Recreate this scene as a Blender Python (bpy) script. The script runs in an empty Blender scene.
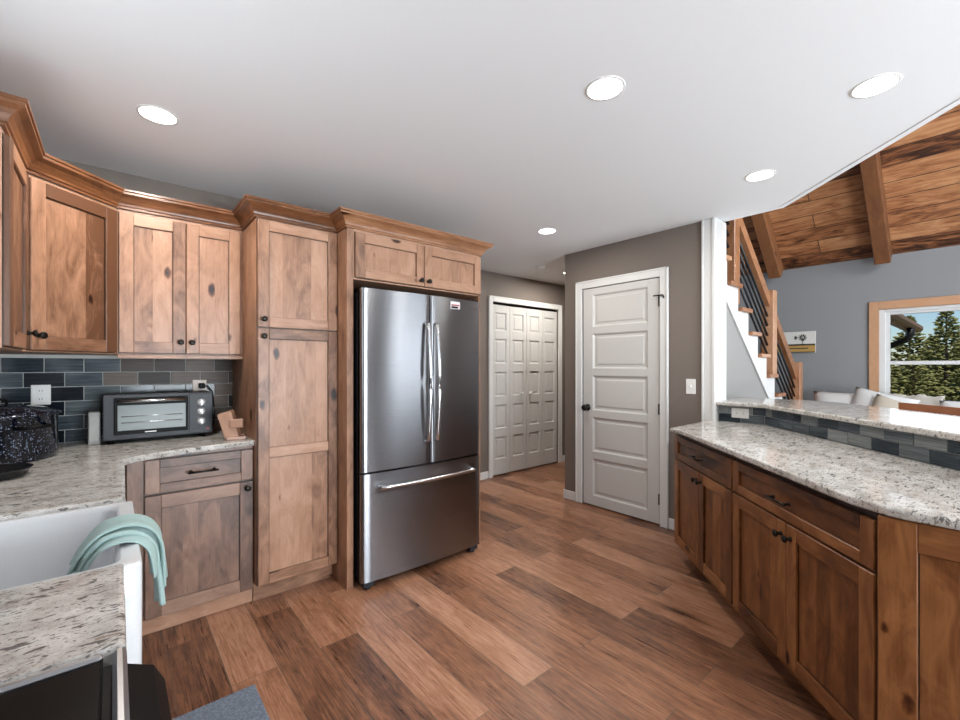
import bpy, bmesh, math, random
from mathutils import Vector, Matrix, Euler
random.seed(7)
R = math.radians
scn = bpy.context.scene
col = scn.collection

# ------------------------------------------------------------------ camera, world, light, exposure
cd = bpy.data.cameras.new('camera'); cam = bpy.data.objects.new('camera', cd); col.objects.link(cam)
cam.location = (0, 0, 1.33); cam.rotation_euler = (R(90), 0, -R(40.25))
cd.sensor_width = 36; cd.lens = 36 * 432 / 960; cd.shift_y = 0.00625; cd.clip_start = 0.02
scn.camera = cam

w = bpy.data.worlds.new('sky'); scn.world = w; w.use_nodes = True
nt = w.node_tree; bg = nt.nodes['Background']
sky = nt.nodes.new('ShaderNodeTexSky'); sky.sky_type = 'NISHITA'; sky.sun_disc = False
sky.sun_elevation = R(32); sky.sun_rotation = R(240); sky.air_density = 1.0; sky.dust_density = 0.3; sky.ozone_density = 5.0
nt.links.new(sky.outputs[0], bg.inputs[0]); bg.inputs[1].default_value = 0.092

def lamp(name, typ, loc, rot, energy, color=(1, 1, 1), size=None, size_y=None, parent=None, shape=None):
    l = bpy.data.lights.new(name, typ); l.energy = energy; l.color = color
    if typ == 'AREA':
        l.shape = shape or 'RECTANGLE'; l.size = size
        if size_y: l.size_y = size_y
    o = bpy.data.objects.new(name, l); col.objects.link(o); o.location = loc; o.rotation_euler = rot
    if parent: o.parent = parent
    return o
sun = lamp('sun', 'SUN', (0, 0, 12), (R(32), 0, R(-55)), 5.0, (1, .95, .86)); sun.data.angle = R(.6)
DAY = (.84, .93, 1.0)
# daylight at patio door and great-room window; dining, gable and sink lamps are added fill
lamp('patio_daylight', 'AREA', (4.35, -3.12, 1.15), (R(108), 0, 0), 100, DAY, 1.7, 1.9)
lamp('dining_fill', 'AREA', (1.2, -3.12, 1.12), (R(108), 0, 0), 270, DAY, 1.9, 1.75)
lamp('gable_fill', 'AREA', (3.0, -3.12, 4.1), (R(90), 0, 0), 225, DAY, 2.6, 1.2)
lamp('sink_fill', 'AREA', (-.56, 1.25, 1.6), (R(128), 0, R(-90)), 13, DAY, 1.2, .95)
lamp('window_daylight', 'AREA', (6.44, -.1, 1.45), (R(90), 0, R(90)), 10, DAY, 1.6, .85)
scn.view_settings.view_transform = 'Standard'; scn.view_settings.look = 'None'
scn.view_settings.exposure = 0.0; scn.view_settings.gamma = 1.0; scn.view_settings.use_curve_mapping = False

# ------------------------------------------------------------------ materials
def new_mat(name):
    m = bpy.data.materials.new(name); m.use_nodes = True
    return m, m.node_tree.nodes, m.node_tree.links, m.node_tree.nodes['Principled BSDF']
def plain(name, c, rough=.5, metal=0, bump=0, bscale=200, spec=None, emit=None, var=.05):
    m, n, l, b = new_mat(name)
    b.inputs['Base Color'].default_value = (*c, 1); b.inputs['Roughness'].default_value = rough; b.inputs['Metallic'].default_value = metal
    if spec is not None: b.inputs['Specular IOR Level'].default_value = spec
    tc = n.new('ShaderNodeTexCoord'); nz = n.new('ShaderNodeTexNoise'); nz.inputs['Scale'].default_value = bscale
    l.new(tc.outputs['Object'], nz.inputs['Vector'])
    mx = n.new('ShaderNodeMix'); mx.data_type = 'RGBA'; mx.inputs[6].default_value = (*[v * (1 - var) for v in c], 1); mx.inputs[7].default_value = (*[min(1, v * (1 + var)) for v in c], 1)
    l.new(nz.outputs[0], mx.inputs[0]); l.new(mx.outputs[2], b.inputs['Base Color'])
    if bump:
        bp = n.new('ShaderNodeBump'); bp.inputs['Strength'].default_value = bump; bp.inputs['Distance'].default_value = .002
        l.new(nz.outputs[0], bp.inputs['Height']); l.new(bp.outputs[0], b.inputs['Normal'])
    if emit:
        b.inputs['Emission Color'].default_value = (*c, 1); b.inputs['Emission Strength'].default_value = emit
    return m
def ramp(n, stops, interp='LINEAR'):
    r = n.new('ShaderNodeValToRGB'); r.color_ramp.interpolation = interp
    els = r.color_ramp.elements
    while len(els) < len(stops): els.new(.5)
    for e, (p, c) in zip(els, stops): e.position = p; e.color = (*c, 1)
    return r
def math_node(n, l, op, a, b=None):
    x = n.new('ShaderNodeMath'); x.operation = op
    for i, v in enumerate((a, b)):
        if v is None: continue
        if isinstance(v, (int, float)): x.inputs[i].default_value = v
        else: l.new(v, x.inputs[i])
    return x.outputs[0]
def mul(n, l, a, b, fac=1.0, mode='MULTIPLY'):
    x = n.new('ShaderNodeMix'); x.data_type = 'RGBA'; x.blend_type = mode
    for i, v in ((0, fac), (6, a), (7, b)):
        if isinstance(v, (int, float)): x.inputs[i].default_value = v
        elif isinstance(v, tuple): x.inputs[i].default_value = (*v, 1)
        else: l.new(v, x.inputs[i])
    return x.outputs[2]
def mapping(n, l, src, scale=(1, 1, 1), rot=(0, 0, 0)):
    mp = n.new('ShaderNodeMapping'); mp.inputs['Scale'].default_value = scale; mp.inputs['Rotation'].default_value = rot
    l.new(src, mp.inputs['Vector']); return mp.outputs[0]
def noise(n, l, vec, scale, detail=4, rough=.55, dist=0):
    z = n.new('ShaderNodeTexNoise'); z.inputs['Scale'].default_value = scale; z.inputs['Detail'].default_value = detail
    z.inputs['Roughness'].default_value = rough; z.inputs['Distortion'].default_value = dist
    l.new(vec, z.inputs['Vector']); return z.outputs[0]

def wood(name, dark, mid, light, rough=.38, knots=True, blotch=.5, gstr=.5):
    """Board wood: u runs along the grain, every board carries its own tone."""
    m, n, l, b = new_mat(name)
    uv = n.new('ShaderNodeUVMap').outputs[0]
    at = n.new('ShaderNodeAttribute'); at.attribute_name = 'tone'
    big = noise(n, l, mapping(n, l, uv, (2.6, 6.5, 1)), 1.7, 5, .62, 1.2)
    gr = noise(n, l, mapping(n, l, uv, (3.2, 60, 1)), 2.2, 5, .6, .35)
    fine = noise(n, l, mapping(n, l, uv, (8, 260, 1)), 2, 2)
    f = math_node(n, l, 'MULTIPLY', big, blotch)
    f = math_node(n, l, 'ADD', f, math_node(n, l, 'MULTIPLY', gr, gstr * .55))
    f = math_node(n, l, 'ADD', f, math_node(n, l, 'MULTIPLY', fine, .10))
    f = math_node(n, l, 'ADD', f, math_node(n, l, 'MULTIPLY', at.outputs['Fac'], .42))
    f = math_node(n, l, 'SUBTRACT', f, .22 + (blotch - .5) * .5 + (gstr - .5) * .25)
    rp = ramp(n, [(.12, dark), (.45, mid), (.85, light)]); l.new(f, rp.inputs[0])
    c = rp.outputs[0]
    if knots:
        v = n.new('ShaderNodeTexVoronoi'); v.feature = 'F1'; v.inputs['Scale'].default_value = 1; v.inputs['Randomness'].default_value = 1
        l.new(mapping(n, l, uv, (3.6, 7.5, 1)), v.inputs['Vector'])
        wob = math_node(n, l, 'ADD', v.outputs['Distance'], math_node(n, l, 'MULTIPLY', math_node(n, l, 'SUBTRACT', noise(n, l, mapping(n, l, uv, (30, 50, 1)), 1, 3), .5), .10))
        sep = n.new('ShaderNodeSeparateColor'); l.new(v.outputs['Color'], sep.inputs[0])
        rad = math_node(n, l, 'MULTIPLY', math_node(n, l, 'SUBTRACT', sep.outputs[0], .28), .27)
        k = math_node(n, l, 'SUBTRACT', rad, wob)
        k = math_node(n, l, 'MULTIPLY', k, 14.0)
        kr = ramp(n, [(0, (1, 1, 1)), (.30, (.66, .55, .47)), (.55, (.30, .20, .14)), (1, (.06, .035, .025))]); k = math_node(n, l, 'ADD', k, .18); l.new(k, kr.inputs[0])
        c = mul(n, l, c, kr.outputs[0])
    shade_rp = ramp(n, [(.0, (.10, .085, .075)), (1, (1, 1, 1))]); l.new(math_node(n, l, 'ADD', at.outputs['Fac'], 2.0), shade_rp.inputs[0]); c = mul(n, l, c, shade_rp.outputs[0])  # very low tones go near black, for the painted shadow lines
    l.new(c, b.inputs['Base Color'])
    b.inputs['Roughness'].default_value = rough
    bp = n.new('ShaderNodeBump'); bp.inputs['Strength'].default_value = .12; bp.inputs['Distance'].default_value = .002
    l.new(gr, bp.inputs['Height']); l.new(bp.outputs[0], b.inputs['Normal'])
    return m
ALDER = wood('knotty_alder', (.11, .046, .022), (.33, .170, .100), (.48, .285, .190), blotch=.85)
ALDER_SHADED = wood('shaded_alder', (.024, .007, .0025), (.145, .050, .015), (.33, .14, .05), rough=.32, blotch=1.0)  # peninsula copy of the alder with its shade put into the colour
BASEWOOD = wood('base_alder', (.055, .027, .018), (.21, .115, .078), (.35, .215, .15), blotch=.95)
CROWN = wood('crown_alder', (.060, .020, .007), (.19, .075, .030), (.38, .19, .10), rough=.3, blotch=.9)
OAK = wood('stair_oak', (.20, .078, .028), (.37, .175, .088), (.54, .32, .19), knots=False, blotch=.8)
BEAM = wood('beam_timber', (.07, .024, .008), (.20, .076, .027), (.34, .15, .065), rough=.5)
CASING_WOOD = wood('window_casing_wood', (.34, .165, .08), (.50, .27, .145), (.60, .36, .21), knots=False)
BLOCKWOOD = wood('board_wood', (.12, .055, .032), (.30, .155, .10), (.46, .28, .19), knots=False)
REDWOOD = wood('stool_wood', (.20, .06, .02), (.36, .13, .05), (.46, .20, .09), knots=False)

def plank_floor():
    m, n, l, b = new_mat('hickory_planks')
    tc = n.new('ShaderNodeTexCoord'); sp = n.new('ShaderNodeSeparateXYZ'); cb = n.new('ShaderNodeCombineXYZ')
    l.new(tc.outputs['Object'], sp.inputs[0]); l.new(sp.outputs['Y'], cb.inputs['X']); l.new(sp.outputs['X'], cb.inputs['Y'])
    br = n.new('ShaderNodeTexBrick'); br.offset = .37; br.offset_frequency = 2
    br.inputs['Color1'].default_value = (0, 0, 0, 1); br.inputs['Color2'].default_value = (1, 1, 1, 1); br.inputs['Mortar'].default_value = (.5, .5, .5, 1)
    br.inputs['Scale'].default_value = 1; br.inputs['Mortar Size'].default_value = .0016; br.inputs['Mortar Smooth'].default_value = .2
    br.inputs['Brick Width'].default_value = 1.25; br.inputs['Row Height'].default_value = .185
    l.new(cb.outputs[0], br.inputs['Vector'])
    sc = n.new('ShaderNodeSeparateColor'); l.new(br.outputs['Color'], sc.inputs[0])
    off = n.new('ShaderNodeCombineXYZ'); l.new(math_node(n, l, 'MULTIPLY', sc.outputs[0], 37.0), off.inputs['X']); l.new(math_node(n, l, 'MULTIPLY', sc.outputs[0], 13.0), off.inputs['Z'])
    va = n.new('ShaderNodeVectorMath'); va.operation = 'ADD'; l.new(cb.outputs[0], va.inputs[0]); l.new(off.outputs[0], va.inputs[1])
    big = noise(n, l, mapping(n, l, va.outputs[0], (1.3, 5, 1)), 2.0, 4, .6, .9)
    gr = noise(n, l, mapping(n, l, va.outputs[0], (1.1, 26, 1)), 2.4, 8, .72, 1.3)
    f = math_node(n, l, 'ADD', math_node(n, l, 'MULTIPLY', sc.outputs[0], .40), math_node(n, l, 'MULTIPLY', big, .5))
    f = math_node(n, l, 'ADD', f, math_node(n, l, 'MULTIPLY', gr, .85))
    fine = noise(n, l, mapping(n, l, va.outputs[0], (3.5, 75, 1)), 2.0, 5, .7, .4)
    mott = noise(n, l, mapping(n, l, va.outputs[0], (5, 14, 1)), 2.0, 5, .7, 1.0)
    f = math_node(n, l, 'ADD', f, math_node(n, l, 'MULTIPLY', fine, .6)); f = math_node(n, l, 'ADD', f, math_node(n, l, 'MULTIPLY', mott, .4))
    f = math_node(n, l, 'SUBTRACT', f, .86)
    rp = ramp(n, [(.14, (.034, .014, .008)), (.34, (.130, .054, .028)), (.56, (.275, .120, .062)), (.84, (.44, .235, .145))]); l.new(f, rp.inputs[0])
    # dark knot streaks
    v = n.new('ShaderNodeTexVoronoi'); v.inputs['Scale'].default_value = 1; l.new(mapping(n, l, va.outputs[0], (1.1, 4.2, 1)), v.inputs['Vector'])
    wob = math_node(n, l, 'ADD', v.outputs['Distance'], math_node(n, l, 'MULTIPLY', math_node(n, l, 'SUBTRACT', gr, .5), .5))
    kr = ramp(n, [(.02, (.30, .24, .20)), (.16, (1, 1, 1))]); l.new(wob, kr.inputs[0])
    c = mul(n, l, rp.outputs[0], kr.outputs[0])
    c = mul(n, l, c, (.11, .075, .055), br.outputs['Fac'], 'MIX')
    l.new(c, b.inputs['Base Color'])
    rr = ramp(n, [(.3, (.24, .24, .24)), (.7, (.42, .42, .42))]); l.new(gr, rr.inputs[0]); l.new(rr.outputs[0], b.inputs['Roughness'])
    h = math_node(n, l, 'SUBTRACT', math_node(n, l, 'MULTIPLY', gr, .5), math_node(n, l, 'MULTIPLY', br.outputs['Fac'], .8))
    bp = n.new('ShaderNodeBump'); bp.inputs['Strength'].default_value = .4; bp.inputs['Distance'].default_value = .005
    l.new(h, bp.inputs['Height']); l.new(bp.outputs[0], b.inputs['Normal'])
    return m
def plank_ceiling():
    m, n, l, b = new_mat('pine_ceiling_planks')
    tc = n.new('ShaderNodeTexCoord'); sp = n.new('ShaderNodeSeparateXYZ'); cb = n.new('ShaderNodeCombineXYZ')
    l.new(tc.outputs['Object'], sp.inputs[0]); l.new(sp.outputs['Y'], cb.inputs['X']); l.new(sp.outputs['X'], cb.inputs['Y'])
    br = n.new('ShaderNodeTexBrick'); br.offset = .41; br.offset_frequency = 2
    br.inputs['Color1'].default_value = (0, 0, 0, 1); br.inputs['Color2'].default_value = (1, 1, 1, 1); br.inputs['Mortar'].default_value = (.5, .5, .5, 1)
    br.inputs['Scale'].default_value = 1; br.inputs['Mortar Size'].default_value = .004; br.inputs['Brick Width'].default_value = 2.2; br.inputs['Row Height'].default_value = .172
    l.new(cb.outputs[0], br.inputs['Vector'])
    sc = n.new('ShaderNodeSeparateColor'); l.new(br.outputs['Color'], sc.inputs[0])
    off = n.new('ShaderNodeCombineXYZ'); l.new(math_node(n, l, 'MULTIPLY', sc.outputs[0], 31.0), off.inputs['X']); l.new(math_node(n, l, 'MULTIPLY', sc.outputs[0], 17.0), off.inputs['Z'])
    va = n.new('ShaderNodeVectorMath'); va.operation = 'ADD'; l.new(cb.outputs[0], va.inputs[0]); l.new(off.outputs[0], va.inputs[1])
    big = noise(n, l, mapping(n, l, va.outputs[0], (1.2, 6, 1)), 2.2, 5, .6, 1.6)
    gr = noise(n, l, mapping(n, l, va.outputs[0], (2, 40, 1)), 2, 4, .6, .6)
    f = math_node(n, l, 'ADD', math_node(n, l, 'MULTIPLY', sc.outputs[0], .3), math_node(n, l, 'MULTIPLY', big, 1.0))
    f = math_node(n, l, 'ADD', f, math_node(n, l, 'MULTIPLY', gr, .4)); f = math_node(n, l, 'SUBTRACT', f, .33)
    rp = ramp(n, [(.30, (.035, .011, .004)), (.43, (.17, .060, .021)), (.58, (.38, .155, .062)), (.80, (.54, .28, .13))]); l.new(f, rp.inputs[0])
    c = mul(n, l, rp.outputs[0], (.05, .02, .01), br.outputs['Fac'], 'MIX')
    l.new(c, b.inputs['Base Color']); b.inputs['Roughness'].default_value = .5
    return m
def granite():
    m, n, l, b = new_mat('speckled_granite')
    tc = n.new('ShaderNodeTexCoord'); o = tc.outputs['Object']
    cl = noise(n, l, mapping(n, l, o, (.9, 1.2, 1)), 15, 5, .65)
    rp = ramp(n, [(.30, (.30, .275, .245)), (.44, (.46, .437, .405)), (.56, (.55, .53, .50)), (.70, (.66, .645, .615))]); l.new(cl, rp.inputs[0])
    grain = noise(n, l, o, 210, 3, .6); gp = ramp(n, [(.30, (.52, .49, .46)), (.46, (1, 1, 1))]); l.new(grain, gp.inputs[0])
    c = mul(n, l, rp.outputs[0], gp.outputs[0], .85)
    for sc, rot, lo, hi, colr in ((38, .15, .61, .645, (.075, .072, .072)), (70, -.1, .60, .64, (.11, .095, .085)), (30, .35, .65, .69, (.25, .20, .155)), (110, .2, .62, .66, (.05, .048, .05))):
        fl = noise(n, l, mapping(n, l, o, (.6, 1.45, 1), (0, 0, rot)), sc, 3, .6, .4)
        fr_ = ramp(n, [(lo, (0, 0, 0)), (hi, (1, 1, 1))]); l.new(fl, fr_.inputs[0])
        c = mul(n, l, c, colr, math_node(n, l, 'MULTIPLY', fr_.outputs[0], .85), 'MIX')
    l.new(c, b.inputs['Base Color']); b.inputs['Roughness'].default_value = .13
    return m
def tile_mat():
    m, n, l, b = new_mat('glass_tile')
    uv = n.new('ShaderNodeUVMap').outputs[0]; at = n.new('ShaderNodeAttribute'); at.attribute_name = 'tone'
    st = noise(n, l, mapping(n, l, uv, (5, 170, 1)), 1.0, 4, .6, .4)
    f = math_node(n, l, 'ADD', at.outputs['Fac'], math_node(n, l, 'MULTIPLY', math_node(n, l, 'SUBTRACT', st, .5), 1.1))
    rp = ramp(n, [(.05, (.006, .009, .014)), (.3, (.022, .032, .042)), (.55, (.07, .088, .10)), (.8, (.17, .185, .185)), (1, (.25, .26, .255))]); l.new(f, rp.inputs[0])
    l.new(rp.outputs[0], b.inputs['Base Color']); b.inputs['Roughness'].default_value = .12; b.inputs['Specular IOR Level'].default_value = .22
    return m
def taupe_tile():
    m, n, l, b = new_mat('taupe_glass_tile')
    uv = n.new('ShaderNodeUVMap').outputs[0]; at = n.new('ShaderNodeAttribute'); at.attribute_name = 'tone'
    st = noise(n, l, mapping(n, l, uv, (5, 170, 1)), 1.0, 4, .6, .4)
    f = math_node(n, l, 'ADD', at.outputs['Fac'], math_node(n, l, 'MULTIPLY', math_node(n, l, 'SUBTRACT', st, .5), 1.0))
    rp = ramp(n, [(.0, (.012, .008, .006)), (.30, (.065, .046, .036)), (.65, (.145, .108, .087)), (1, (.22, .18, .16))]); l.new(f, rp.inputs[0])
    l.new(rp.outputs[0], b.inputs['Base Color']); b.inputs['Roughness'].default_value = .35; b.inputs['Specular IOR Level'].default_value = .12
    return m
def steel(name, c, rough, aniso=0, axis='Z'):
    m, n, l, b = new_mat(name)
    b.inputs['Metallic'].default_value = 1; b.inputs['Base Color'].default_value = (*c, 1)
    tc = n.new('ShaderNodeTexCoord')
    z = noise(n, l, mapping(n, l, tc.outputs['Object'], (2, 2, 900)), 1, 1)
    rr = ramp(n, [(.2, (rough * .97,) * 3), (.8, (rough * 1.03,) * 3)]); l.new(z, rr.inputs[0]); l.new(rr.outputs[0], b.inputs['Roughness'])
    if aniso:
        b.inputs['Anisotropic'].default_value = aniso; b.inputs['Anisotropic Rotation'].default_value = .25
        t = n.new('ShaderNodeTangent'); t.direction_type = 'RADIAL'; t.axis = axis; l.new(t.outputs[0], b.inputs['Tangent'])
    return m
def enamel():
    m, n, l, b = new_mat('speckled_enamel')
    tc = n.new('ShaderNodeTexCoord'); v = n.new('ShaderNodeTexVoronoi'); v.inputs['Scale'].default_value = 150; l.new(tc.outputs['Object'], v.inputs['Vector'])
    s = n.new('ShaderNodeSeparateColor'); l.new(v.outputs['Color'], s.inputs[0])
    k = math_node(n, l, 'SUBTRACT', math_node(n, l, 'MULTIPLY', s.outputs[0], .52), v.outputs['Distance'])
    rp = ramp(n, [(0, (.004, .005, .010)), (.1, (.16, .19, .26))]); l.new(k, rp.inputs[0]); l.new(rp.outputs[0], b.inputs['Base Color'])
    b.inputs['Roughness'].default_value = .12
    return m
def glass_mat():
    m, n, l, b = new_mat('window_glass')
    b.inputs['Base Color'].default_value = (1, 1, 1, 1); b.inputs['Roughness'].default_value = 0
    b.inputs['Transmission Weight'].default_value = 1; b.inputs['IOR'].default_value = 1.02
    return m
FLOOR = plank_floor(); PINE = plank_ceiling(); GRANITE = granite(); TILE = tile_mat(); TAUPE_TILE = taupe_tile(); ENAMEL = enamel(); GLASS = glass_mat()
CEIL = plain('ceiling_paint', (.775, .785, .80), .85, bump=.05, bscale=300)
TAUPE = plain('taupe_paint', (.168, .138, .118), .7, bump=.06, bscale=350)
GREY = plain('grey_paint', (.245, .245, .25), .75, bump=.06, bscale=350)
STAIRGREY = plain('stairwell_paint', (.27, .262, .252), .75)
WHITE = plain('white_trim_paint', (.66, .655, .645), .38)
DOORW = plain('door_paint', (.555, .545, .53), .36)
PORC = plain('white_porcelain', (.63, .64, .65), .10)
GROUT = plain('grout', (.50, .50, .48), .8)
BRONZE = plain('dark_bronze', (.018, .015, .013), .32, metal=.7)
BLACK = plain('black_plastic', (.004, .004, .004), .45, spec=.1)
BLKGLASS = plain('black_glass', (.003, .003, .003), .3, spec=.06)
CHAR = plain('charcoal_metal', (.021, .022, .027), .42, spec=.3)
STEEL = steel('stainless', (.25, .25, .265), .28, .92)
STEELD = steel('stainless_trim', (.33, .33, .34), .35)
HANDLE = steel('handle_steel', (.62, .62, .63), .22)
OUTLET = plain('outlet_white', (.78, .77, .75), .35)
PINKOUT = plain('almond_plate', (.62, .50, .42), .4)
TOWEL = plain('aqua_terry', (.34, .455, .43), .95, bump=.8, bscale=900)
MAT = plain('blue_grey_mat', (.135, .16, .20), .95, bump=1.0, bscale=110, var=.7)
GLOW = plain('lamp_diffuser', (1, .98, .94), .5, emit=9)
ROD = plain('black_rod', (.008, .008, .010), .45)
CREAM = plain('cream_throw', (.45, .42, .37), .95, bump=.7, bscale=80)
LINEN = plain('pale_linen', (.66, .655, .64), .95, bump=.4, bscale=300)
NAVY = plain('navy_upholstery', (.016, .024, .06), .8, bump=.4, bscale=400)
BARK = plain('bark', (.09, .06, .04), .9)
SNOW = plain('snow', (.82, .84, .88), .7)
GRASS = plain('winter_grass', (.16, .15, .07), .95)
FASCIA = plain('brown_fascia', (.24, .14, .085), .6)
SOFFIT = plain('soffit', (.55, .44, .36), .7)
OVENGLASS = plain('oven_glass', (.23, .255, .255), .2, spec=.12)  # pale grey puts the window's reflection into the glass colour
KNOBW = plain('pale_knob', (.55, .55, .55), .3, metal=.3)
RED = plain('red_lamp', (.45, .02, .03), .4)
def needles(name, c1, c2):
    m, n, l, b = new_mat(name)
    tc = n.new('ShaderNodeTexCoord'); z = noise(n, l, tc.outputs['Object'], 5, 3)
    rp = ramp(n, [(.3, c1), (.7, c2)]); l.new(z, rp.inputs[0]); l.new(rp.outputs[0], b.inputs['Base Color']); b.inputs['Roughness'].default_value = .9
    return m
NEEDLE = needles('spruce_needles', (.07, .085, .022), (.24, .235, .085))

# ------------------------------------------------------------------ mesh helpers
class MB:
    def __init__(s): s.bias = 0; s.v = []; s.f = []; s.uv = []; s.t = []; s.sm = []
    def add(s, verts, faces, g='z', tone=None, smooth=False, M=None):
        tone = random.random() if tone is None else tone
        if tone > -1: tone += s.bias
        ou, ov = random.random() * 40, random.random() * 40
        vs = [Vector(p) for p in verts]; b0 = len(s.v); ga = 'xyz'.index(g)
        for fc in faces:
            nv = Vector((0, 0, 0))
            for i in range(len(fc)):
                a, b = vs[fc[i]], vs[fc[(i + 1) % len(fc)]]
                nv += Vector(((a.y - b.y) * (a.z + b.z), (a.z - b.z) * (a.x + b.x), (a.x - b.x) * (a.y + b.y)))
            k = max(range(3), key=lambda i: abs(nv[i]))
            if k == ga: ua, va = [i for i in range(3) if i != k]
            else: ua = ga; va = [i for i in range(3) if i not in (k, ga)][0]
            s.f.append([b0 + i for i in fc]); s.uv.append([(vs[i][ua] + ou, vs[i][va] + ov) for i in fc]); s.t.append(tone); s.sm.append(smooth)
        s.v += [(M @ p if M else p) for p in vs]
    def box(s, x0, x1, y0, y1, z0, z1, g='z', bev=.0015, tone=None, M=None):
        if x0 > x1: x0, x1 = x1, x0
        if y0 > y1: y0, y1 = y1, y0
        if z0 > z1: z0, z1 = z1, z0
        bev = min(bev, (x1 - x0) * .45, (y1 - y0) * .45, (z1 - z0) * .45)
        if bev <= 0:
            v = [(x, y, z) for x in (x0, x1) for y in (y0, y1) for z in (z0, z1)]
            f = [(0, 1, 3, 2), (4, 6, 7, 5), (0, 4, 5, 1), (2, 3, 7, 6), (0, 2, 6, 4), (1, 5, 7, 3)]
            return s.add(v, f, g, tone, M=M)
        lo, hi = (x0, y0, z0), (x1, y1, z1)
        v = []; idx = {}
        for sx in (0, 1):
            for sy in (0, 1):
                for sz in (0, 1):
                    sg = (sx, sy, sz)
                    for ax in range(3):
                        p = [(hi[i] if sg[i] else lo[i]) if i == ax else (hi[i] - bev if sg[i] else lo[i] + bev) for i in range(3)]
                        idx[(sg, ax)] = len(v); v.append(p)
        f = []
        for ax in range(3):
            o = [i for i in range(3) if i != ax]
            for sd in (0, 1):
                q = []
                for a, b in ((0, 0), (1, 0), (1, 1), (0, 1)):
                    sg = [0] * 3; sg[ax] = sd; sg[o[0]] = a; sg[o[1]] = b; q.append(idx[(tuple(sg), ax)])
                f.append(q)
            for a in (0, 1):
                for b in (0, 1):
                    q = []
                    for e, who in ((0, o[0]), (1, o[0]), (1, o[1]), (0, o[1])):
                        sg = [0] * 3; sg[ax] = e; sg[o[0]] = a; sg[o[1]] = b; q.append(idx[(tuple(sg), who)])
                    f.append(q)
        for sx in (0, 1):
            for sy in (0, 1):
                for sz in (0, 1): f.append([idx[((sx, sy, sz), a)] for a in range(3)])
        s.add(v, f, g, tone, M=M)
    def loft(s, loops, cap0=True, cap1=True, g='z', tone=None, smooth=False, closed=True, M=None):
        n = len(loops[0]); v = [p for lp in loops for p in lp]; f = []
        for i in range(len(loops) - 1):
            for j in range(n if closed else n - 1):
                k = (j + 1) % n
                f.append((i * n + j, i * n + k, (i + 1) * n + k, (i + 1) * n + j))
        if cap0: f.append(tuple(range(n)))
        if cap1: f.append(tuple((len(loops) - 1) * n + j for j in range(n)))
        s.add(v, f, g, tone, smooth, M)
    def prism(s, poly, z0, z1, ax='z', g='z', tone=None, smooth=False, M=None):
        def P(a, b, c): return {'z': (a, b, c), 'y': (a, c, b), 'x': (c, a, b)}[ax]
        s.loft([[P(a, b, z0) for a, b in poly], [P(a, b, z1) for a, b in poly]], g=g, tone=tone, smooth=smooth, M=M)
    def lathe(s, prof, n=20, M=None, smooth=True, sx=1, sy=1, tone=None, cap=True):
        s.loft([[(r * sx * math.cos(2 * math.pi * k / n), r * sy * math.sin(2 * math.pi * k / n), z) for k in range(n)] for r, z in prof], cap, cap, 'z', tone, smooth, M=M)
    def tube(s, path, r, n=10, smooth=True, ry=None, M=None, tone=None):
        pts = [Vector(p) for p in path]; loops = []
        up = Vector((0, 0, 1))
        d0 = (pts[1] - pts[0]).normalized()
        if abs(d0.z) > .9: up = Vector((0, 1, 0))
        for i, p in enumerate(pts):
            d = (pts[min(i + 1, len(pts) - 1)] - pts[max(i - 1, 0)]).normalized()
            sd = d.cross(up).normalized(); u2 = sd.cross(d).normalized()
            rr = r[i] if isinstance(r, (list, tuple)) else r; r2 = ry or rr
            loops.append([p + sd * (rr * math.cos(2 * math.pi * k / n)) + u2 * (r2 * math.sin(2 * math.pi * k / n)) for k in range(n)])
        s.loft(loops, smooth=smooth, M=M, tone=tone)
    def build(s, name, mat, parent=None, loc=(0, 0, 0), rotz=0, world=False, recalc=True):
        me = bpy.data.meshes.new(name)
        vs = s.v
        if world and parent is not None:
            inv = wm(parent).inverted(); vs = [inv @ Vector(p) for p in vs]
        me.from_pydata([tuple(p) for p in vs], [], s.f)
        ul = me.uv_layers.new(name='UVMap'); ta = me.attributes.new('tone', 'FLOAT', 'FACE')
        i = 0
        for k, pl in enumerate(me.polygons):
            ta.data[k].value = s.t[k]; pl.use_smooth = s.sm[k]
            for j in range(pl.loop_total): ul.data[pl.loop_start + j].uv = s.uv[k][j]
        if recalc:
            bm = bmesh.new(); bm.from_mesh(me); bmesh.ops.recalc_face_normals(bm, faces=bm.faces); bm.to_mesh(me); bm.free()
        me.materials.append(mat)
        o = bpy.data.objects.new(name, me); col.objects.link(o)
        o.location = loc; o.rotation_euler = (0, 0, rotz)
        if parent is not None: o.parent = parent
        return o
def wm(o):
    m = Matrix.Translation(o.location) @ o.rotation_euler.to_matrix().to_4x4()
    return wm(o.parent) @ m if o.parent else m
def tag(o, label, cat, group=None, kind=None):
    o['label'] = label; o['category'] = cat
    if group: o['group'] = group
    if kind: o['kind'] = kind
    return o
def thing(name, label, cat, loc=(0, 0, 0), rotz=0, group=None):
    o = bpy.data.objects.new(name, None); col.objects.link(o); o.empty_display_size = .05
    o.location = loc; o.rotation_euler = (0, 0, rotz)
    return tag(o, label, cat, group)
def struct(o, label, cat):
    o['kind'] = 'structure'; o['label'] = label; o['category'] = cat
    return o
def one(name, fn, mat, parent=None, **k):
    b = MB(); fn(b); return b.build(name, mat, parent, **k)
def boxo(name, dims, mat, parent=None, g='z', bev=.0015, tone=None, **k):
    b = MB(); b.box(*dims, g=g, bev=bev, tone=tone); return b.build(name, mat, parent, **k)
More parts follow.
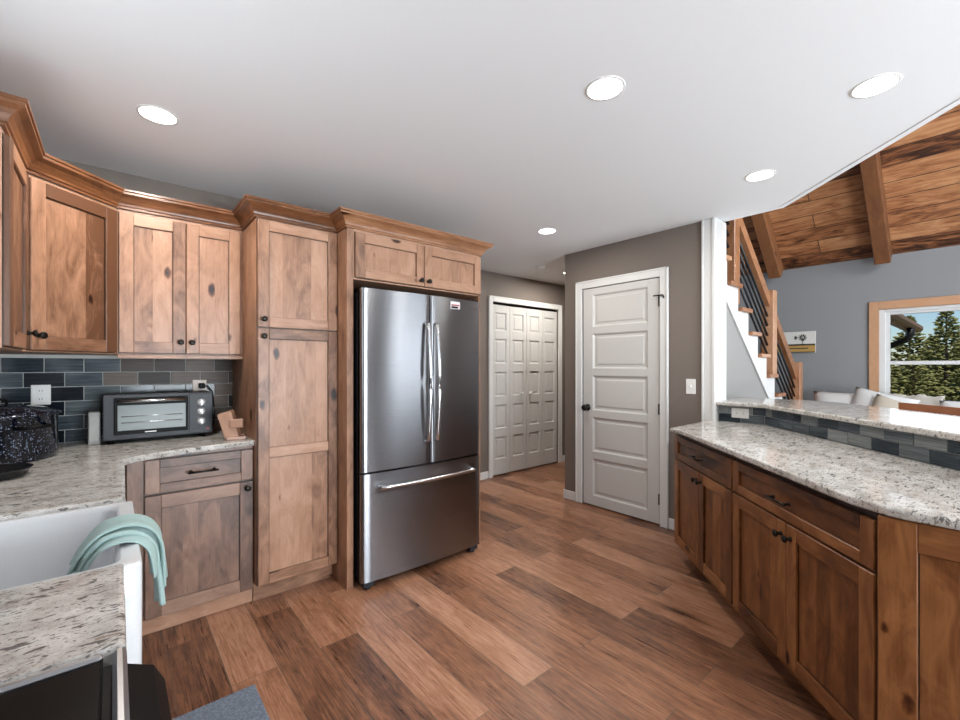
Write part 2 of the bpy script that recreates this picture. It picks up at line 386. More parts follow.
def text_mesh(body, size, mat, name, parent, loc, rot, ext=.0004):
    c = bpy.data.curves.new(name, 'FONT'); c.body = body; c.size = size; c.extrude = ext; c.align_x = 'CENTER'; c.align_y = 'CENTER'
    o = bpy.data.objects.new(name, c); col.objects.link(o)
    dg = bpy.context.evaluated_depsgraph_get(); me = bpy.data.meshes.new_from_object(o.evaluated_get(dg))
    bpy.data.objects.remove(o); me.name = name; me.materials.clear(); me.materials.append(mat)
    o = bpy.data.objects.new(name, me); col.objects.link(o); o.location = loc; o.rotation_euler = rot; o.parent = parent
    return o
def rrect(x0, x1, y0, y1, r, z, n=4):
    p = []
    for cx, cy, a0 in ((x1 - r, y1 - r, 0), (x0 + r, y1 - r, 90), (x0 + r, y0 + r, 180), (x1 - r, y0 + r, 270)):
        for k in range(n + 1):
            a = R(a0 + 90 * k / n); p.append((cx + r * math.cos(a), cy + r * math.sin(a), z))
    return p
def segs_sweep(path, prof):
    """Mitred moulding along a plan path (outward = right of travel); one vertex-loop pair per segment."""
    P = [Vector(p) for p in path]; nrm = []
    for a, b in zip(P, P[1:]):
        d = (b - a).normalized(); nrm.append(Vector((d.y, -d.x)))
    res = []
    def off(i, o):
        if i == 0: return P[0] + nrm[0] * o
        if i == len(P) - 1: return P[-1] + nrm[-1] * o
        a, b = nrm[i - 1], nrm[i]; m = (a + b).normalized()
        return P[i] + m * (o / m.dot(a))
    for i in range(len(P) - 1):
        L = []
        for e in (i, i + 1):
            L.append([(*off(e, o), z) for o, z in prof])
        res.append(L)
    return res

# ------------------------------------------------------------------ the room shell
S2 = math.sqrt(2)
H = 2.45
def slab(name, dims, mat, label, cat='wall', bev=0):
    return struct(boxo(name, dims, mat, bev=bev), label, cat)
slab('floor', (-.8, 6.7, -3.4, 4.1, -.06, 0), FLOOR, 'hand-scraped brown hickory plank floor', 'floor')
cpoly = [(-.75, -3.35), (-.75, 4.0), (6.1, 4.0), (6.1, 2.80), (3.60, 2.80), (3.60, .945), (-.70, -3.355)]
struct(one('ceiling', lambda b: b.prism(cpoly, H, H + .22), CEIL), 'flat light grey kitchen ceiling with recessed lamps', 'ceiling')
def bead(b):
    for L in segs_sweep([(3.60, 2.80), (3.60, .945), (-.70, -3.355)], [(.0, H - .006), (-.035, H - .006), (-.035, H + .0), (.012, H + .0), (.012, H + .03), (0, H + .03)]): pass
    for L in segs_sweep([(-.70, -3.355), (3.60, .945), (3.60, 1.33)], [(-.028, H - .004), (.006, H - .004), (.006, H + .20), (0, H + .20), (0, H), (-.028, H)]): b.loft(L)
struct(one('trim_1', bead, CEIL), 'white corner trim along the open ceiling edge', 'trim')
# fridge wall, hall return, closet wall
slab('wall_back', (-.75, 2.15, 3.245, 3.345, 0, H), TAUPE, 'taupe wall behind the cabinets and refrigerator')
slab('wall_hall_left', (2.05, 2.15, 3.345, 3.84, 0, H), TAUPE, 'taupe hall return wall beside the refrigerator')
def closet_wall(b):
    b.box(2.05, 3.44, 3.84, 3.94, 0, H, bev=0); b.box(4.655, 6.1, 3.84, 3.94, 0, H, bev=0); b.box(3.44, 4.655, 3.84, 3.94, 2.10, H, bev=0)
struct(one('wall_closet', closet_wall, TAUPE), 'taupe wall around the closet doors', 'wall')
slab('wall_closet_inside', (3.3, 4.8, 3.945, 3.995, 0, H), WHITE, 'inside wall of the hall closet')
slab('wall_hall_end', (6.0, 6.1, 2.77, 3.84, 0, H), TAUPE, 'taupe wall at the end of the hall')
slab('wall_hall_right', (3.60, 6.1, 2.67, 2.77, 0, H), TAUPE, 'taupe wall on the right of the hall')
XD = 3.467
def door_wall(b):
    b.box(XD, 3.60, 2.56, 2.77, 0, H, bev=0); b.box(XD, 3.60, 1.43, 1.765, 0, H, bev=0); b.box(XD, 3.60, 1.765, 2.56, 2.075, H, bev=0)
struct(one('wall_door', door_wall, TAUPE), 'taupe wall holding the five-panel white door', 'wall')
# sink wall with window opening
def sink_wall(b):
    b.box(-.75, -.6, -3.2, .6, 0, H, bev=0); b.box(-.75, -.6, 1.9, 3.345, 0, H, bev=0); b.box(-.75, -.6, .6, 1.9, 0, 1.1, bev=0); b.box(-.75, -.6, .6, 1.9, 2.1, H, bev=0)
struct(one('wall_left', sink_wall, TAUPE), 'taupe wall behind the sink', 'wall')
# rear wall (behind the camera) with patio door and window openings
def rear_wall(b):
    z1 = 2.1
    b.box(-.75, .2, -3.35, -3.2, 0, z1, bev=0); b.box(.2, 2.2, -3.35, -3.2, 0, .2, bev=0); b.box(2.2, 3.45, -3.35, -3.2, 0, z1, bev=0); b.box(5.25, 6.65, -3.35, -3.2, 0, z1, bev=0)
    b.box(3.45, 5.25, -3.35, -3.2, 0, .2, bev=0)
    b.box(-.75, 6.65, -3.35, -3.2, z1, 3.4, bev=0); b.box(-.75, 1.6, -3.35, -3.2, 3.4, 4.8, bev=0); b.box(4.4, 6.65, -3.35, -3.2, 3.4, 4.8, bev=0); b.box(-.75, 6.65, -3.35, -3.2, 4.8, 7.2, bev=0)
struct(one('wall_rear', rear_wall, GREY), 'grey gable wall with patio door and windows', 'wall')
# great room far wall with window opening
WX = 6.5; wy0, wy1, wz0, wz1 = -1.0, .80, .92, 1.955
def far_wall(b):
    b.box(WX, 6.65, wy1, 2.75, 0, 2.75, bev=0); b.box(WX, 6.65, -3.35, wy0, 0, 2.75, bev=0); b.box(WX, 6.65, wy0, wy1, 0, wz0, bev=0); b.box(WX, 6.65, wy0, wy1, wz1, 2.75, bev=0)
struct(one('wall_right', far_wall, GREY), 'cool grey great room wall with the wood-cased window', 'wall')
slab('wall_stair', (3.60, 6.65, 2.55, 2.65, 0, 5.6), GREY, 'grey wall behind the staircase')
def loft_wall(b):
    b.prism([(3.60, 2.6), (3.60, .945), (-.70, -3.355), (-.80, -3.30), (3.50, .99), (3.50, 2.6)], H + .22, 6.4)
struct(one('wall_loft', loft_wall, GREY), 'grey loft wall above the kitchen ceiling edge', 'wall')
# vaulted ceiling: 45 degree slope rising from the far wall
vc = MB(); L_ = 5.4
vc.box(-L_, .05, -3.4, 2.7, 0, .05, bev=0)
vault = vc.build('ceiling_vault', PINE); vault.location = (6.5, 0, 2.55); vault.rotation_euler = (0, R(45), 0)
struct(vault, 'vaulted knotty pine plank ceiling of the great room', 'ceiling')
vo = MB(); vo.box(-5.0, 0, -3.4, 2.7, 0, .05, bev=0)
vault2 = vo.build('ceiling_vault_left', PINE); vault2.location = (6.5 - L_ / S2 , 0, 2.55 + L_ / S2); vault2.rotation_euler = (0, R(-45), 0)
struct(vault2, 'far slope of the vaulted pine ceiling', 'ceiling')
for yc, lb in ((.755, 'long rough timber beam nearest the window'), (1.755, 'rough timber beam above the stair rail'), (-1.0, 'rough timber beam beyond the window'), (-2.6, 'rough timber beam by the gable wall')):
    b = MB(); b.box(-L_ + .1, -.02, -.065, .065, -.185, -.001, g='x', bev=.006)
    o = b.build('ceiling_beam', BEAM); o.location = (6.5, yc, 2.55); o.rotation_euler = (0, R(45), 0)
    tag(o, lb + ' on the pine ceiling slope', 'beam', 'timber beams under the pine ceiling')

# trims and baseboards
def bbrd(name, dims, label): struct(boxo(name, dims, WHITE, bev=.004), label, 'baseboard')
bbrd('baseboard_door_left', (XD - .014, XD, 2.625, 2.784, 0, .088), 'white baseboard left of the panel door')
bbrd('baseboard_hall_corner', (XD, 6.0, 2.77, 2.784, 0, .088), 'white baseboard around the hall corner')
bbrd('baseboard_door_right', (XD - .014, XD, 1.43, 1.70, 0, .088), 'white baseboard right of the panel door')
bbrd('baseboard_closet_left', (2.15, 3.375, 3.826, 3.84, 0, .088), 'white baseboard left of the closet')
bbrd('baseboard_closet_right', (4.72, 6.0, 3.826, 3.84, 0, .088), 'white baseboard right of the closet')
bbrd('baseboard_great_room', (6.486, 6.5, -3.2, 2.55, 0, .12), 'white baseboard under the great room window')
# white cased wall end by the bar
def wall_end(b):
    b.box(XD - .018, XD, 1.335, 1.435, 0, H, bev=.004); b.box(XD - .026, XD - .017, 1.335, 1.362, 0, H, bev=.004); b.box(XD - .024, XD - .017, 1.418, 1.435, 0, H, bev=.003)
    b.box(XD, 3.66, 1.335, 1.43, 0, H, bev=.004)
struct(one('trim_2', wall_end, WHITE), 'white painted casing wrapping the wall end beside the stairs', 'trim')

# ------------------------------------------------------------------ five-panel door
def casing(b, y0, y1, ztop, wd, xf=0, th=.018):
    """local: x along wall, y out of wall is -y"""
    for a, c, z0, z1 in ((y0 - wd, y0, 0, ztop + wd), (y1, y1 + wd, 0, ztop + wd), (y0, y1, ztop, ztop + wd)):
        b.box(a, c, -th, 0, z0, z1, bev=.004)
    b.box(y0 - wd, y0 - wd + .016, -th - .006, -th, 0, ztop + wd, bev=.003); b.box(y1 + wd - .016, y1 + wd, -th - .006, -th, 0, ztop + wd, bev=.003)
    b.box(y0 - wd, y1 + wd, -th - .006, -th, ztop + wd - .016, ztop + wd, bev=.003)
d1 = bpy.data.objects.new('door_1', None); col.objects.link(d1); d1.location = (XD, 2.545, 0); d1.rotation_euler = (0, 0, R(-90))
struct(d1, 'white five-panel door beside the peninsula, closed', 'door')
DW = .765
one('door_casing', lambda b: casing(b, -.008, DW + .008, 2.072, .072), WHITE, d1)
def five_panel(b, w_, z0, z1, rails, st, y0, th, grooves=.012):
    b.box(0, st, y0, y0 + th, z0, z1, bev=.002); b.box(w_ - st, w_, y0, y0 + th, z0, z1, bev=.002)
    zs = [z0] + [v for r in rails for v in r] + [z1]
    for k in range(0, len(zs), 2): b.box(st, w_ - st, y0, y0 + th, zs[k], zs[k + 1], bev=.002)
    for k in range(1, len(zs) - 1, 2):
        a, c = zs[k], zs[k + 1]; y = y0
        lo = lambda m, yy: [(st + m, yy, a + m), (w_ - st - m, yy, a + m), (w_ - st - m, yy, c - m), (st + m, yy, c - m)]
        b.loft([lo(0, y), lo(.008, y + .004), lo(.016, y + .012), lo(.030, y + .012), lo(.040, y + .008)], False, True)
rails = []
edges = [.012, .092, .44, .50, .848, .908, 1.256, 1.316, 1.664, 1.724, 2.0]
pr = [(.10, .455), (.52, .845), (.91, 1.24), (1.305, 1.635), (1.70, 2.005)]
def slab_door(b):
    zs = [(0.012, pr[0][0])] + [(pr[i][1], pr[i + 1][0]) for i in range(4)] + [(pr[4][1], 2.068)]
    st = .105; y0, th = -.002, .035
    b.box(0, st, y0, y0 + th, .012, 2.068, bev=.002); b.box(DW - st, DW, y0, y0 + th, .012, 2.068, bev=.002)
    for a, c in zs: b.box(st, DW - st, y0, y0 + th, a, c, bev=.001)
slabo = one('door_slab', slab_door, DOORW, d1)
for a, c in pr:
    def pn(b, a=a, c=c):
        st = .105; y = -.002
        lo = lambda m, yy: [(st + m, yy, a + m), (DW - st - m, yy, a + m), (DW - st - m, yy, c - m), (st + m, yy, c - m)]
        b.loft([lo(0, y), lo(.006, y + .003), lo(.014, y + .013), lo(.034, y + .013), lo(.046, y + .007)], False, True)
    one('door_panel', pn, DOORW, slabo, recalc=True)
def knob_lathe(b, s=1.0, M=None):
    b.lathe([(.011 * s, 0), (.009 * s, .006 * s), (.006 * s, .010 * s), (.006 * s, .016 * s), (.013 * s, .020 * s), (.0165 * s, .025 * s), (.0155 * s, .030 * s), (.008 * s, .033 * s)], 16, M=M)
KM = Matrix.Rotation(R(90), 4, 'X')   # lathe axis to -y
def dk(b):
    b.lathe([(.032, 0), (.032, .006), (.012, .012), (.011, .035), (.026, .042), (.031, .055), (.026, .068), (.010, .073)], 20, M=Matrix.Translation((.052, -.002, .935)) @ KM)
o = one('door_knob', dk, BRONZE, slabo); o['label'] = 'dark bronze door knob'
for z in (.22, .97, 1.87):
    boxo('hinge', (DW - .006, DW + .010, -.014, -.001, z - .045, z + .045), BRONZE, d1)
def stopper(b):
    b.tube([(DW - .04, -.03, 1.915), (DW + .045, -.03, 1.915)], .005, 8); b.tube([(DW + .002, -.012, 1.915), (DW + .002, -.035, 1.915)], .006, 8); b.tube([(DW + .045, -.03, 1.915), (DW + .045, -.02, 1.89)], .005, 8)
one('hinge_stop', stopper, BRONZE, d1)

# ------------------------------------------------------------------ closet bifold doors
d2 = bpy.data.objects.new('door_2', None); col.objects.link(d2); d2.location = (3.447, 3.84, 0)
struct(d2, 'white bifold closet doors at the end of the hall', 'door')
CW = 1.20
one('door_casing', lambda b: casing(b, -.005, CW + .005, 2.10, .066), WHITE, d2)
boxo('track', (0, CW, .03, .06, 2.075, 2.10), BLACK, d2)
pr2 = [(.20, .47), (.57, .86), (.96, 1.26), (1.36, 1.66), (1.76, 1.98)]
lw = CW / 4
for k in range(4):
    x0 = k * lw + .002; ww = lw - .004
    def leaf(b):
        st = .052; y0, th = .012, .03
        b.box(x0, x0 + st, y0, y0 + th, .015, 2.07, bev=.002); b.box(x0 + ww - st, x0 + ww, y0, y0 + th, .015, 2.07, bev=.002)
        zs = [(.015, pr2[0][0])] + [(pr2[i][1], pr2[i + 1][0]) for i in range(4)] + [(pr2[4][1], 2.07)]
        for a, c in zs: b.box(x0 + st, x0 + ww - st, y0, y0 + th, a, c, bev=.001)
    lf = one('bifold_leaf', leaf, DOORW, d2)
    for a, c in pr2:
        def pn(b):
            st = .052; y = .012
            lo = lambda m, yy: [(x0 + st + m, yy, a + m), (x0 + ww - st - m, yy, a + m), (x0 + ww - st - m, yy, c - m), (x0 + st + m, yy, c - m)]
            b.loft([lo(0, y), lo(.005, y + .003), lo(.012, y + .014), lo(.026, y + .014), lo(.036, y + .007)], False, True)
        one('leaf_panel', pn, DOORW, lf)
    if k in (1, 2):
        one('knob', lambda b: knob_lathe(b, 1.2, Matrix.Translation((x0 + (.04 if k == 2 else ww - .04) + (0.02 if k == 2 else -.06), .012, .985)) @ KM), OUTLET, lf)

# ------------------------------------------------------------------ great-room window
w1 = bpy.data.objects.new('window_1', None); col.objects.link(w1); w1.location = (WX, wy1, 0); w1.rotation_euler = (0, 0, R(-90))
struct(w1, 'double-hung window with natural wood casing in the great room', 'window')
WW = wy1 - wy0
def wcas(b):
    for a, c, z0, z1, g in ((-.085, 0, wz0 - .085, wz1 + .09, 'z'), (WW, WW + .085, wz0 - .085, wz1 + .09, 'z'), (0, WW, wz1, wz1 + .09, 'x'), (0, WW, wz0 - .085, wz0, 'x')):
        b.box(a, c, -.022, 0, z0, z1, g=g, bev=.004)
one('window_casing', wcas, CASING_WOOD, w1)
def wfr(b):
    for a, c, z0, z1 in ((0, .085, wz0, wz1), (WW - .085, WW, wz0, wz1), (.085, WW - .085, wz1 - .06, wz1), (.085, WW - .085, wz0, wz0 + .05)):
        b.box(a, c, .02, .08, z0, z1, bev=.003)
    b.box(0, .05, 0, .10, wz0, wz1, bev=.002); b.box(WW - .05, WW, 0, .10, wz0, wz1, bev=.002); b.box(.05, WW - .05, .0, .10, wz1 - .03, wz1, bev=.002)
    b.box(.085, WW - .085, .03, .07, 1.345, 1.385, bev=.003); b.box(WW / 2 - .05, WW / 2 + .05, .03, .07, wz0, wz1, bev=.003)
one('window_frame', wfr, WHITE, w1)
boxo('window_pane', (.08, WW - .08, .048, .052, wz0 + .04, wz1 - .05), GLASS, w1, bev=0)
# unseen windows; sink, dining and gable ones are added to light the room
def simple_window(name, loc, rot, ww, z0, z1, label):
    o = bpy.data.objects.new(name, None); col.objects.link(o); o.location = loc; o.rotation_euler = (0, 0, rot); struct(o, label, 'window')
    def fr(b):
        for a, c, p, q in ((0, .06, z0, z1), (ww - .06, ww, z0, z1), (.06, ww - .06, z1 - .06, z1), (.06, ww - .06, z0, z0 + .06), (ww / 2 - .035, ww / 2 + .035, z0, z1)):
            b.box(a, c, .08, .13, p, q, bev=.003)
    one('window_frame', fr, WHITE, o); boxo('window_pane', (.05, ww - .05, .10, .104, z0 + .05, z1 - .05), GLASS, o, bev=0)
simple_window('window_2', (-.6, .6, 0), R(90), 1.3, 1.1, 2.1, 'unseen white window above the sink, added for light')
simple_window('window_3', (2.2, -3.2, 0), R(180), 2.0, .2, 2.1, 'unseen white glass dining door added behind the camera')
simple_window('window_4', (5.25, -3.2, 0), R(180), 1.8, .2, 2.1, 'white patio door behind the camera')
simple_window('window_5', (4.4, -3.2, 0), R(180), 2.8, 3.4, 4.8, 'unseen white gable window added high above the patio door')

# ------------------------------------------------------------------ cabinets
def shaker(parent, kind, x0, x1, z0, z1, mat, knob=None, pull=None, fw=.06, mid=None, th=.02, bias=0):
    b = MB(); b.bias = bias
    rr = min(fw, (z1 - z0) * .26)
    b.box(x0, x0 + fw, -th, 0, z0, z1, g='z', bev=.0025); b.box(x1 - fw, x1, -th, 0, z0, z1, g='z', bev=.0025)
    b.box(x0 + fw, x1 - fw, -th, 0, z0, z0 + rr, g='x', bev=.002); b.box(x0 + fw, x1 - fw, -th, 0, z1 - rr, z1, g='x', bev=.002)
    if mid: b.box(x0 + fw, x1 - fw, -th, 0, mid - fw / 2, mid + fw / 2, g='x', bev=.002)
    b.box(x0 - .0035, x1 + .0035, -.0025, -.0002, z0 - .0035, z1 + .0035, bev=0, tone=-2.5)  # dark sheet behind the front paints the shaded gap around it
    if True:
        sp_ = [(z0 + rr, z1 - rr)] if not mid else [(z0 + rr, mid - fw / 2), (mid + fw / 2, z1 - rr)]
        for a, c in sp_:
            shadow_w = .003; y_ = -th + .009  # dark strips paint the shadow line along the panel recess
            b.box(x0 + fw, x0 + fw + shadow_w, y_, -.001, a, c, bev=0, tone=-1.9); b.box(x1 - fw - shadow_w, x1 - fw, y_, -.001, a, c, bev=0, tone=-1.9)
            b.box(x0 + fw, x1 - fw, y_, -.001, c - shadow_w, c, bev=0, tone=-1.9); b.box(x0 + fw, x1 - fw, y_, -.001, a, a + shadow_w * .6, bev=0, tone=-1.5)
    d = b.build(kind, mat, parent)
    spans = [(z0 + rr, z1 - rr)] if not mid else [(z0 + rr, mid - fw / 2), (mid + fw / 2, z1 - rr)]
    for a, c in spans:
        p = MB(); p.bias = bias
        if kind == 'drawer': p.box(x0 + fw, x1 - fw, -th + .011, -.001, a, c, g='x', bev=0)
        else:
            nb = max(2, round((x1 - x0 - 2 * fw) / .085)); ws = [random.uniform(.7, 1.3) for _ in range(nb)]; tot = sum(ws); xx = x0 + fw
            for q in ws:
                x2 = xx + q / tot * (x1 - x0 - 2 * fw); p.box(xx, x2, -th + .011, -.001, a, c, g='z', bev=0, tone=.25 + .6 * random.random()); xx = x2
        p.build('panel', mat, d)
    if knob:
        k = MB(); knob_lathe(k, .95, Matrix.Translation((knob[0], -th, knob[1])) @ KM); k.build('knob', BRONZE, d)
    if pull:
        k = MB(); cx, cz = pull
        k.tube([(cx - .068, -th - .028, cz), (cx + .068, -th - .028, cz)], .0052, 8)
        for sx in (-.052, .052): k.tube([(cx + sx, -th + .001, cz), (cx + sx, -th - .028, cz)], .005, 8); k.lathe([(.009, 0), (.008, .004), (.005, .006)], 10, M=Matrix.Translation((cx + sx, -th, cz)) @ KM)
        k.build('pull', BRONZE, d)
    return d
CR = [(0, 0), (.010, 0), (.010, .014), (.016, .018), (.019, .030), (.028, .048), (.042, .064), (.058, .074), (.064, .078), (.064, .092), (.070, .095), (.070, .108), (0, .108)]
CZ = 2.152
# plan path of the crown run, outward on the right
YU, YP, YT, YF = 2.94, 2.685, 2.615, 2.465
PX0, PX1, FX1 = .598, 1.053, 2.090
cpath = [(-.60, 2.19), (-.295, 2.19), (-.295, 2.635), (.010, YU), (PX0, YU), (PX0, YT), (PX1, YT), (PX1, YF), (FX1, YF), (FX1, 3.24)]
csegs = segs_sweep(cpath, [(a, CZ + z * .82) for a, z in CR])
def crown(parent, ids):
    b = MB()
    for i in ids: b.loft(csegs[i], g='x' if i in (3, 5, 7) else 'y')
    b.build('crown_molding', CROWN, parent, world=True)
UZ0, UZ1 = 1.392, 2.150

c = thing('wall_cabinet', 'narrow wall cabinet at the photo left edge, seen nearly edge-on', 'cabinet', (-.295, 2.19, 0), R(90), 'wall cabinets under the crown molding')
boxo('body', (0, .441, 0, .30, UZ0, UZ1), ALDER, c)
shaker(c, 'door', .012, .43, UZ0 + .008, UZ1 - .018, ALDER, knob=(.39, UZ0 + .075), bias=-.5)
crown(c, (0, 1))
c = thing('wall_cabinet', 'diagonal corner wall cabinet with single door above the roasting pot', 'cabinet', (-.295, 2.635, 0), R(45), 'wall cabinets under the crown molding')
dl = math.hypot(.305, .305)
one('body', lambda b: b.prism([(-.60, 2.636), (-.296, 2.636), (.009, YU), (.009, 3.24), (-.60, 3.24)], UZ0, UZ1), ALDER, c, world=True)
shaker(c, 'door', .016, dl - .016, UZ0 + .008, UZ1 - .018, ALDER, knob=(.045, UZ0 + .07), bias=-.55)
crown(c, (2,))
c = thing('wall_cabinet', 'two-door wall cabinet above the toaster oven', 'cabinet', (.010, YU, 0), 0, 'wall cabinets under the crown molding')
wd = PX0 - .010
boxo('body', (.001, wd - .001, 0, .30, UZ0, UZ1), ALDER, c)
shaker(c, 'door', .008, .297, UZ0 + .008, UZ1 - .018, ALDER, knob=(.272, UZ0 + .07))
shaker(c, 'door', .300, .570, UZ0 + .008, UZ1 - .018, ALDER, knob=(.325, UZ0 + .07))
boxo('light_rail', (.002, wd - .002, -.012, .010, UZ0 - .022, UZ0), ALDER, c, g='x')
crown(c, (3,))
c = thing('pantry_cabinet', 'tall pantry cabinet with two doors left of the refrigerator', 'cabinet', (PX0, YT, 0))
wd = PX1 - PX0
boxo('body', (.0, wd - .001, 0, .625, .114, CZ), ALDER, c, tone=.35)
shaker(c, 'door', .004, wd - .004, 1.546, CZ - .012, ALDER, knob=(.032, 1.59), fw=.057)
shaker(c, 'door', .004, wd - .004, .117, 1.538, ALDER, knob=(.032, 1.495), fw=.057, mid=.846)
boxo('base_board', (0, wd - .001, .072, .092, 0, .114), ALDER, c, g='x')
crown(c, (4, 5))
c = thing('refrigerator_cabinet', 'refrigerator surround with side panels and two small doors over it', 'cabinet', (PX1, YF, 0))
wd = FX1 - PX1
boxo('side_panel', (0, .040, 0, .775, 0, CZ), ALDER, c, tone=.3); boxo('side_panel', (wd - .022, wd, 0, .775, 0, CZ), ALDER, c, tone=.3)
boxo('body', (.040, wd - .022, .0, .775, 1.85, CZ), ALDER, c)
shaker(c, 'door', .048, wd / 2 + .01, 1.862, CZ - .018, ALDER, knob=(wd / 2 - .018, 1.897), fw=.058)
shaker(c, 'door', wd / 2 + .014, wd - .012, 1.862, CZ - .018, ALDER, knob=(wd / 2 + .042, 1.897), fw=.058)
crown(c, (6, 7, 8))

c = thing('base_cabinet', 'one-drawer base cabinet under the toaster oven', 'cabinet', (.045, YP, 0))
wd = PX0 - .045 - .001
boxo('body', (0, wd, 0, .55, .10, .882), BASEWOOD, c, tone=.5)
shaker(c, 'drawer', .068, wd - .004, .700, .866, BASEWOOD, pull=(.068 + (wd - .07) / 2, .783))
shaker(c, 'door', .068, wd - .004, .085, .688, BASEWOOD, knob=(wd - .034, .655), fw=.066)
boxo('base_board', (0, wd, .012, .032, 0, .098), ALDER, c, g='x')
c = thing('sink_cabinet', 'base cabinet carrying the apron sink and corner counter', 'cabinet', (-.015, .84, 0), R(90))
boxo('body', (0, 2.40 - .555, 0, .55, .10, .655), BASEWOOD, c); boxo('body_rail', (.935, 1.84, 0, .55, .655, .882), BASEWOOD, c); boxo('body_rail', (0, .345, 0, .55, .655, .882), BASEWOOD, c)
boxo('base_board', (0, 1.84, .014, .034, 0, .10), BASEWOOD, c, g='x')
shaker(c, 'door', .36, .64, .11, .645, BASEWOOD, th=.014); shaker(c, 'door', .645, .925, .11, .645, BASEWOOD, th=.014)

# ------------------------------------------------------------------ peninsula (runs at 45 degrees)
def pw(n, s): return ((n - s) / S2, (-s - n) / S2)
c1w, c2w = .803, .872
for i, (s0, wd, lb) in enumerate(((-3.09, c1w, 'far peninsula base cabinet beside the panel door'), (-3.09 + c1w + .001, c2w, 'near peninsula base cabinet with wide drawer'))):
    q = pw(1.11, s0)
    c = thing('peninsula_cabinet', lb, 'cabinet', (q[0], q[1], 0), R(225), 'peninsula base cabinets')
    boxo('body', (0, wd, 0, .54, .114, .882), ALDER_SHADED, c, tone=-.9)  # low tone paints the shade seen in gaps between the fronts
    boxo('toe_kick', (0, wd, .075, .095, 0, .114), ALDER_SHADED, c, g='x')
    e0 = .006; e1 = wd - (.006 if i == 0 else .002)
    shaker(c, 'drawer', e0, e1, .702, .856, ALDER_SHADED, pull=((e0 + e1) / 2 + (0 if i == 0 else -.03), .776), fw=.055)
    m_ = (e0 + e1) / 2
    shaker(c, 'door', e0, m_ - .002, .118, .692, ALDER_SHADED, knob=(m_ - .03, .64))
    shaker(c, 'door', m_ + .002, e1, .118, .692, ALDER_SHADED, knob=(m_ + .03, .64))
ex, ey = 1.772, .222
c = thing('peninsula_end_cabinet', 'angled peninsula end cabinet with recessed panel at right edge', 'cabinet', (ex, ey, 0), R(-90), 'peninsula base cabinets')
one('body', lambda b: b.prism([(ex, ey), (ex, ey - .80), (ex + .04, ey - .80), (2.14, -.17)], .002, .882), ALDER_SHADED, c, world=True)
shaker(c, 'end_panel', .002, .80, .002, .880, ALDER_SHADED, fw=.086, th=.016, bias=.15)

# bar half wall + tile
HP = [(3.515, 1.334), (3.515, 1.02), (1.64, -.855), (1.64, -.98), (3.62, .99), (3.64, 1.334)]
struct(one('wall_bar', lambda b: b.prism(HP, 0, 1.033), GREY), 'low wall carrying the raised bar top', 'wall')
def tile_run(b, g, M, length, z0, rows, tl=.152, th=.0745, gr=.0035, tones=None, topz=None, skip=None):
    for r in range(rows):
        x = -(.5 * tl if r % 2 else 0) - random.random() * 0; za = z0 + r * (th + gr)
        zb = za + th
        if topz: zb = min(zb, topz)
        while x < length:
            a, c = max(0, x + gr / 2), min(length, x + tl - gr / 2)
            if c - a > .008: b.box(a, c, -.006, 0, za, zb, g='x', bev=.0012, tone=(tones(r, x) if tones else .22 + .7 * random.random()), M=M)
            x += tl
def wall_frame(p, d):   # local x along d, local -y out of wall (right of... viewer side)
    dx, dy = d; return Matrix(((dx, -dy, 0, p[0]), (dy, dx, 0, p[1]), (0, 0, 1, 0), (0, 0, 0, 1)))
bt = MB(); gb = MB()
Ma = wall_frame((3.511, 1.334), (0, -1)); tile_run(bt, gb, Ma, .316, .916, 2, th=.0585, topz=1.031)
Mb = wall_frame((3.513, 1.022), (-1 / S2, -1 / S2)); tile_run(bt, gb, Mb, 2.6, .916, 2, th=.0585, topz=1.031)
gb.box(0, .316, 0, .003, .914, 1.032, bev=0, M=Ma); gb.box(0, 2.6, 0, .002, .914, 1.032, bev=0, M=Mb)
bs = thing('tile_backsplash', 'grey streaked glass tile strip under the raised bar top', 'backsplash', (3.5, 1.1, .914))
bt.build('tile_field', TILE, bs, world=True); gb.build('grout_bed', GROUT, bs, world=True)

def countertop(name, poly, z0, z1, label, r=.009):
    bm = bmesh.new(); vs = [bm.verts.new((x, y, z0)) for x, y in poly]; f = bm.faces.new(vs)
    ex_ = bmesh.ops.extrude_face_region(bm, geom=[f]); tv = [g for g in ex_['geom'] if isinstance(g, bmesh.types.BMVert)]
    for v in tv: v.co.z = z1
    bmesh.ops.recalc_face_normals(bm, faces=bm.faces)
    ed = [e for e in bm.edges if abs(e.verts[0].co.z - e.verts[1].co.z) < 1e-6]
    bmesh.ops.bevel(bm, geom=ed, offset=r, segments=3, profile=.5, affect='EDGES')
    bmesh.ops.triangulate(bm, faces=[f for f in bm.faces if len(f.verts) > 4])
    me = bpy.data.meshes.new(name); bm.to_mesh(me); bm.free(); me.materials.append(GRANITE)
    o = bpy.data.objects.new(name, me); col.objects.link(o)
    return tag(o, label, 'countertop')
pt = lambda n, s: pw(n, s)
countertop('peninsula_countertop', [(2.86, 1.396), (XD - .028, 1.396), (XD - .028, 1.334), (3.508, 1.333), (3.508, 1.022), (1.74, -.746), (1.74, .165), (1.748, .200)] + [(1.766, .232), (1.80, .289), (1.86, .354)] + [(2.80, 1.294), (2.845, 1.355)], .884, .914, 'long pale speckled granite peninsula counter below the raised bar')
countertop('bar_countertop', [(3.45, 1.333), (3.455, 1.03), (1.56, -.875), (2.0, -1.32), (4.0, .68), (4.07, .80), (4.10, .95), (4.08, 1.37), (3.66, 1.37), (3.66, 1.333)], 1.035, 1.065, 'raised granite bar top shining by the window')
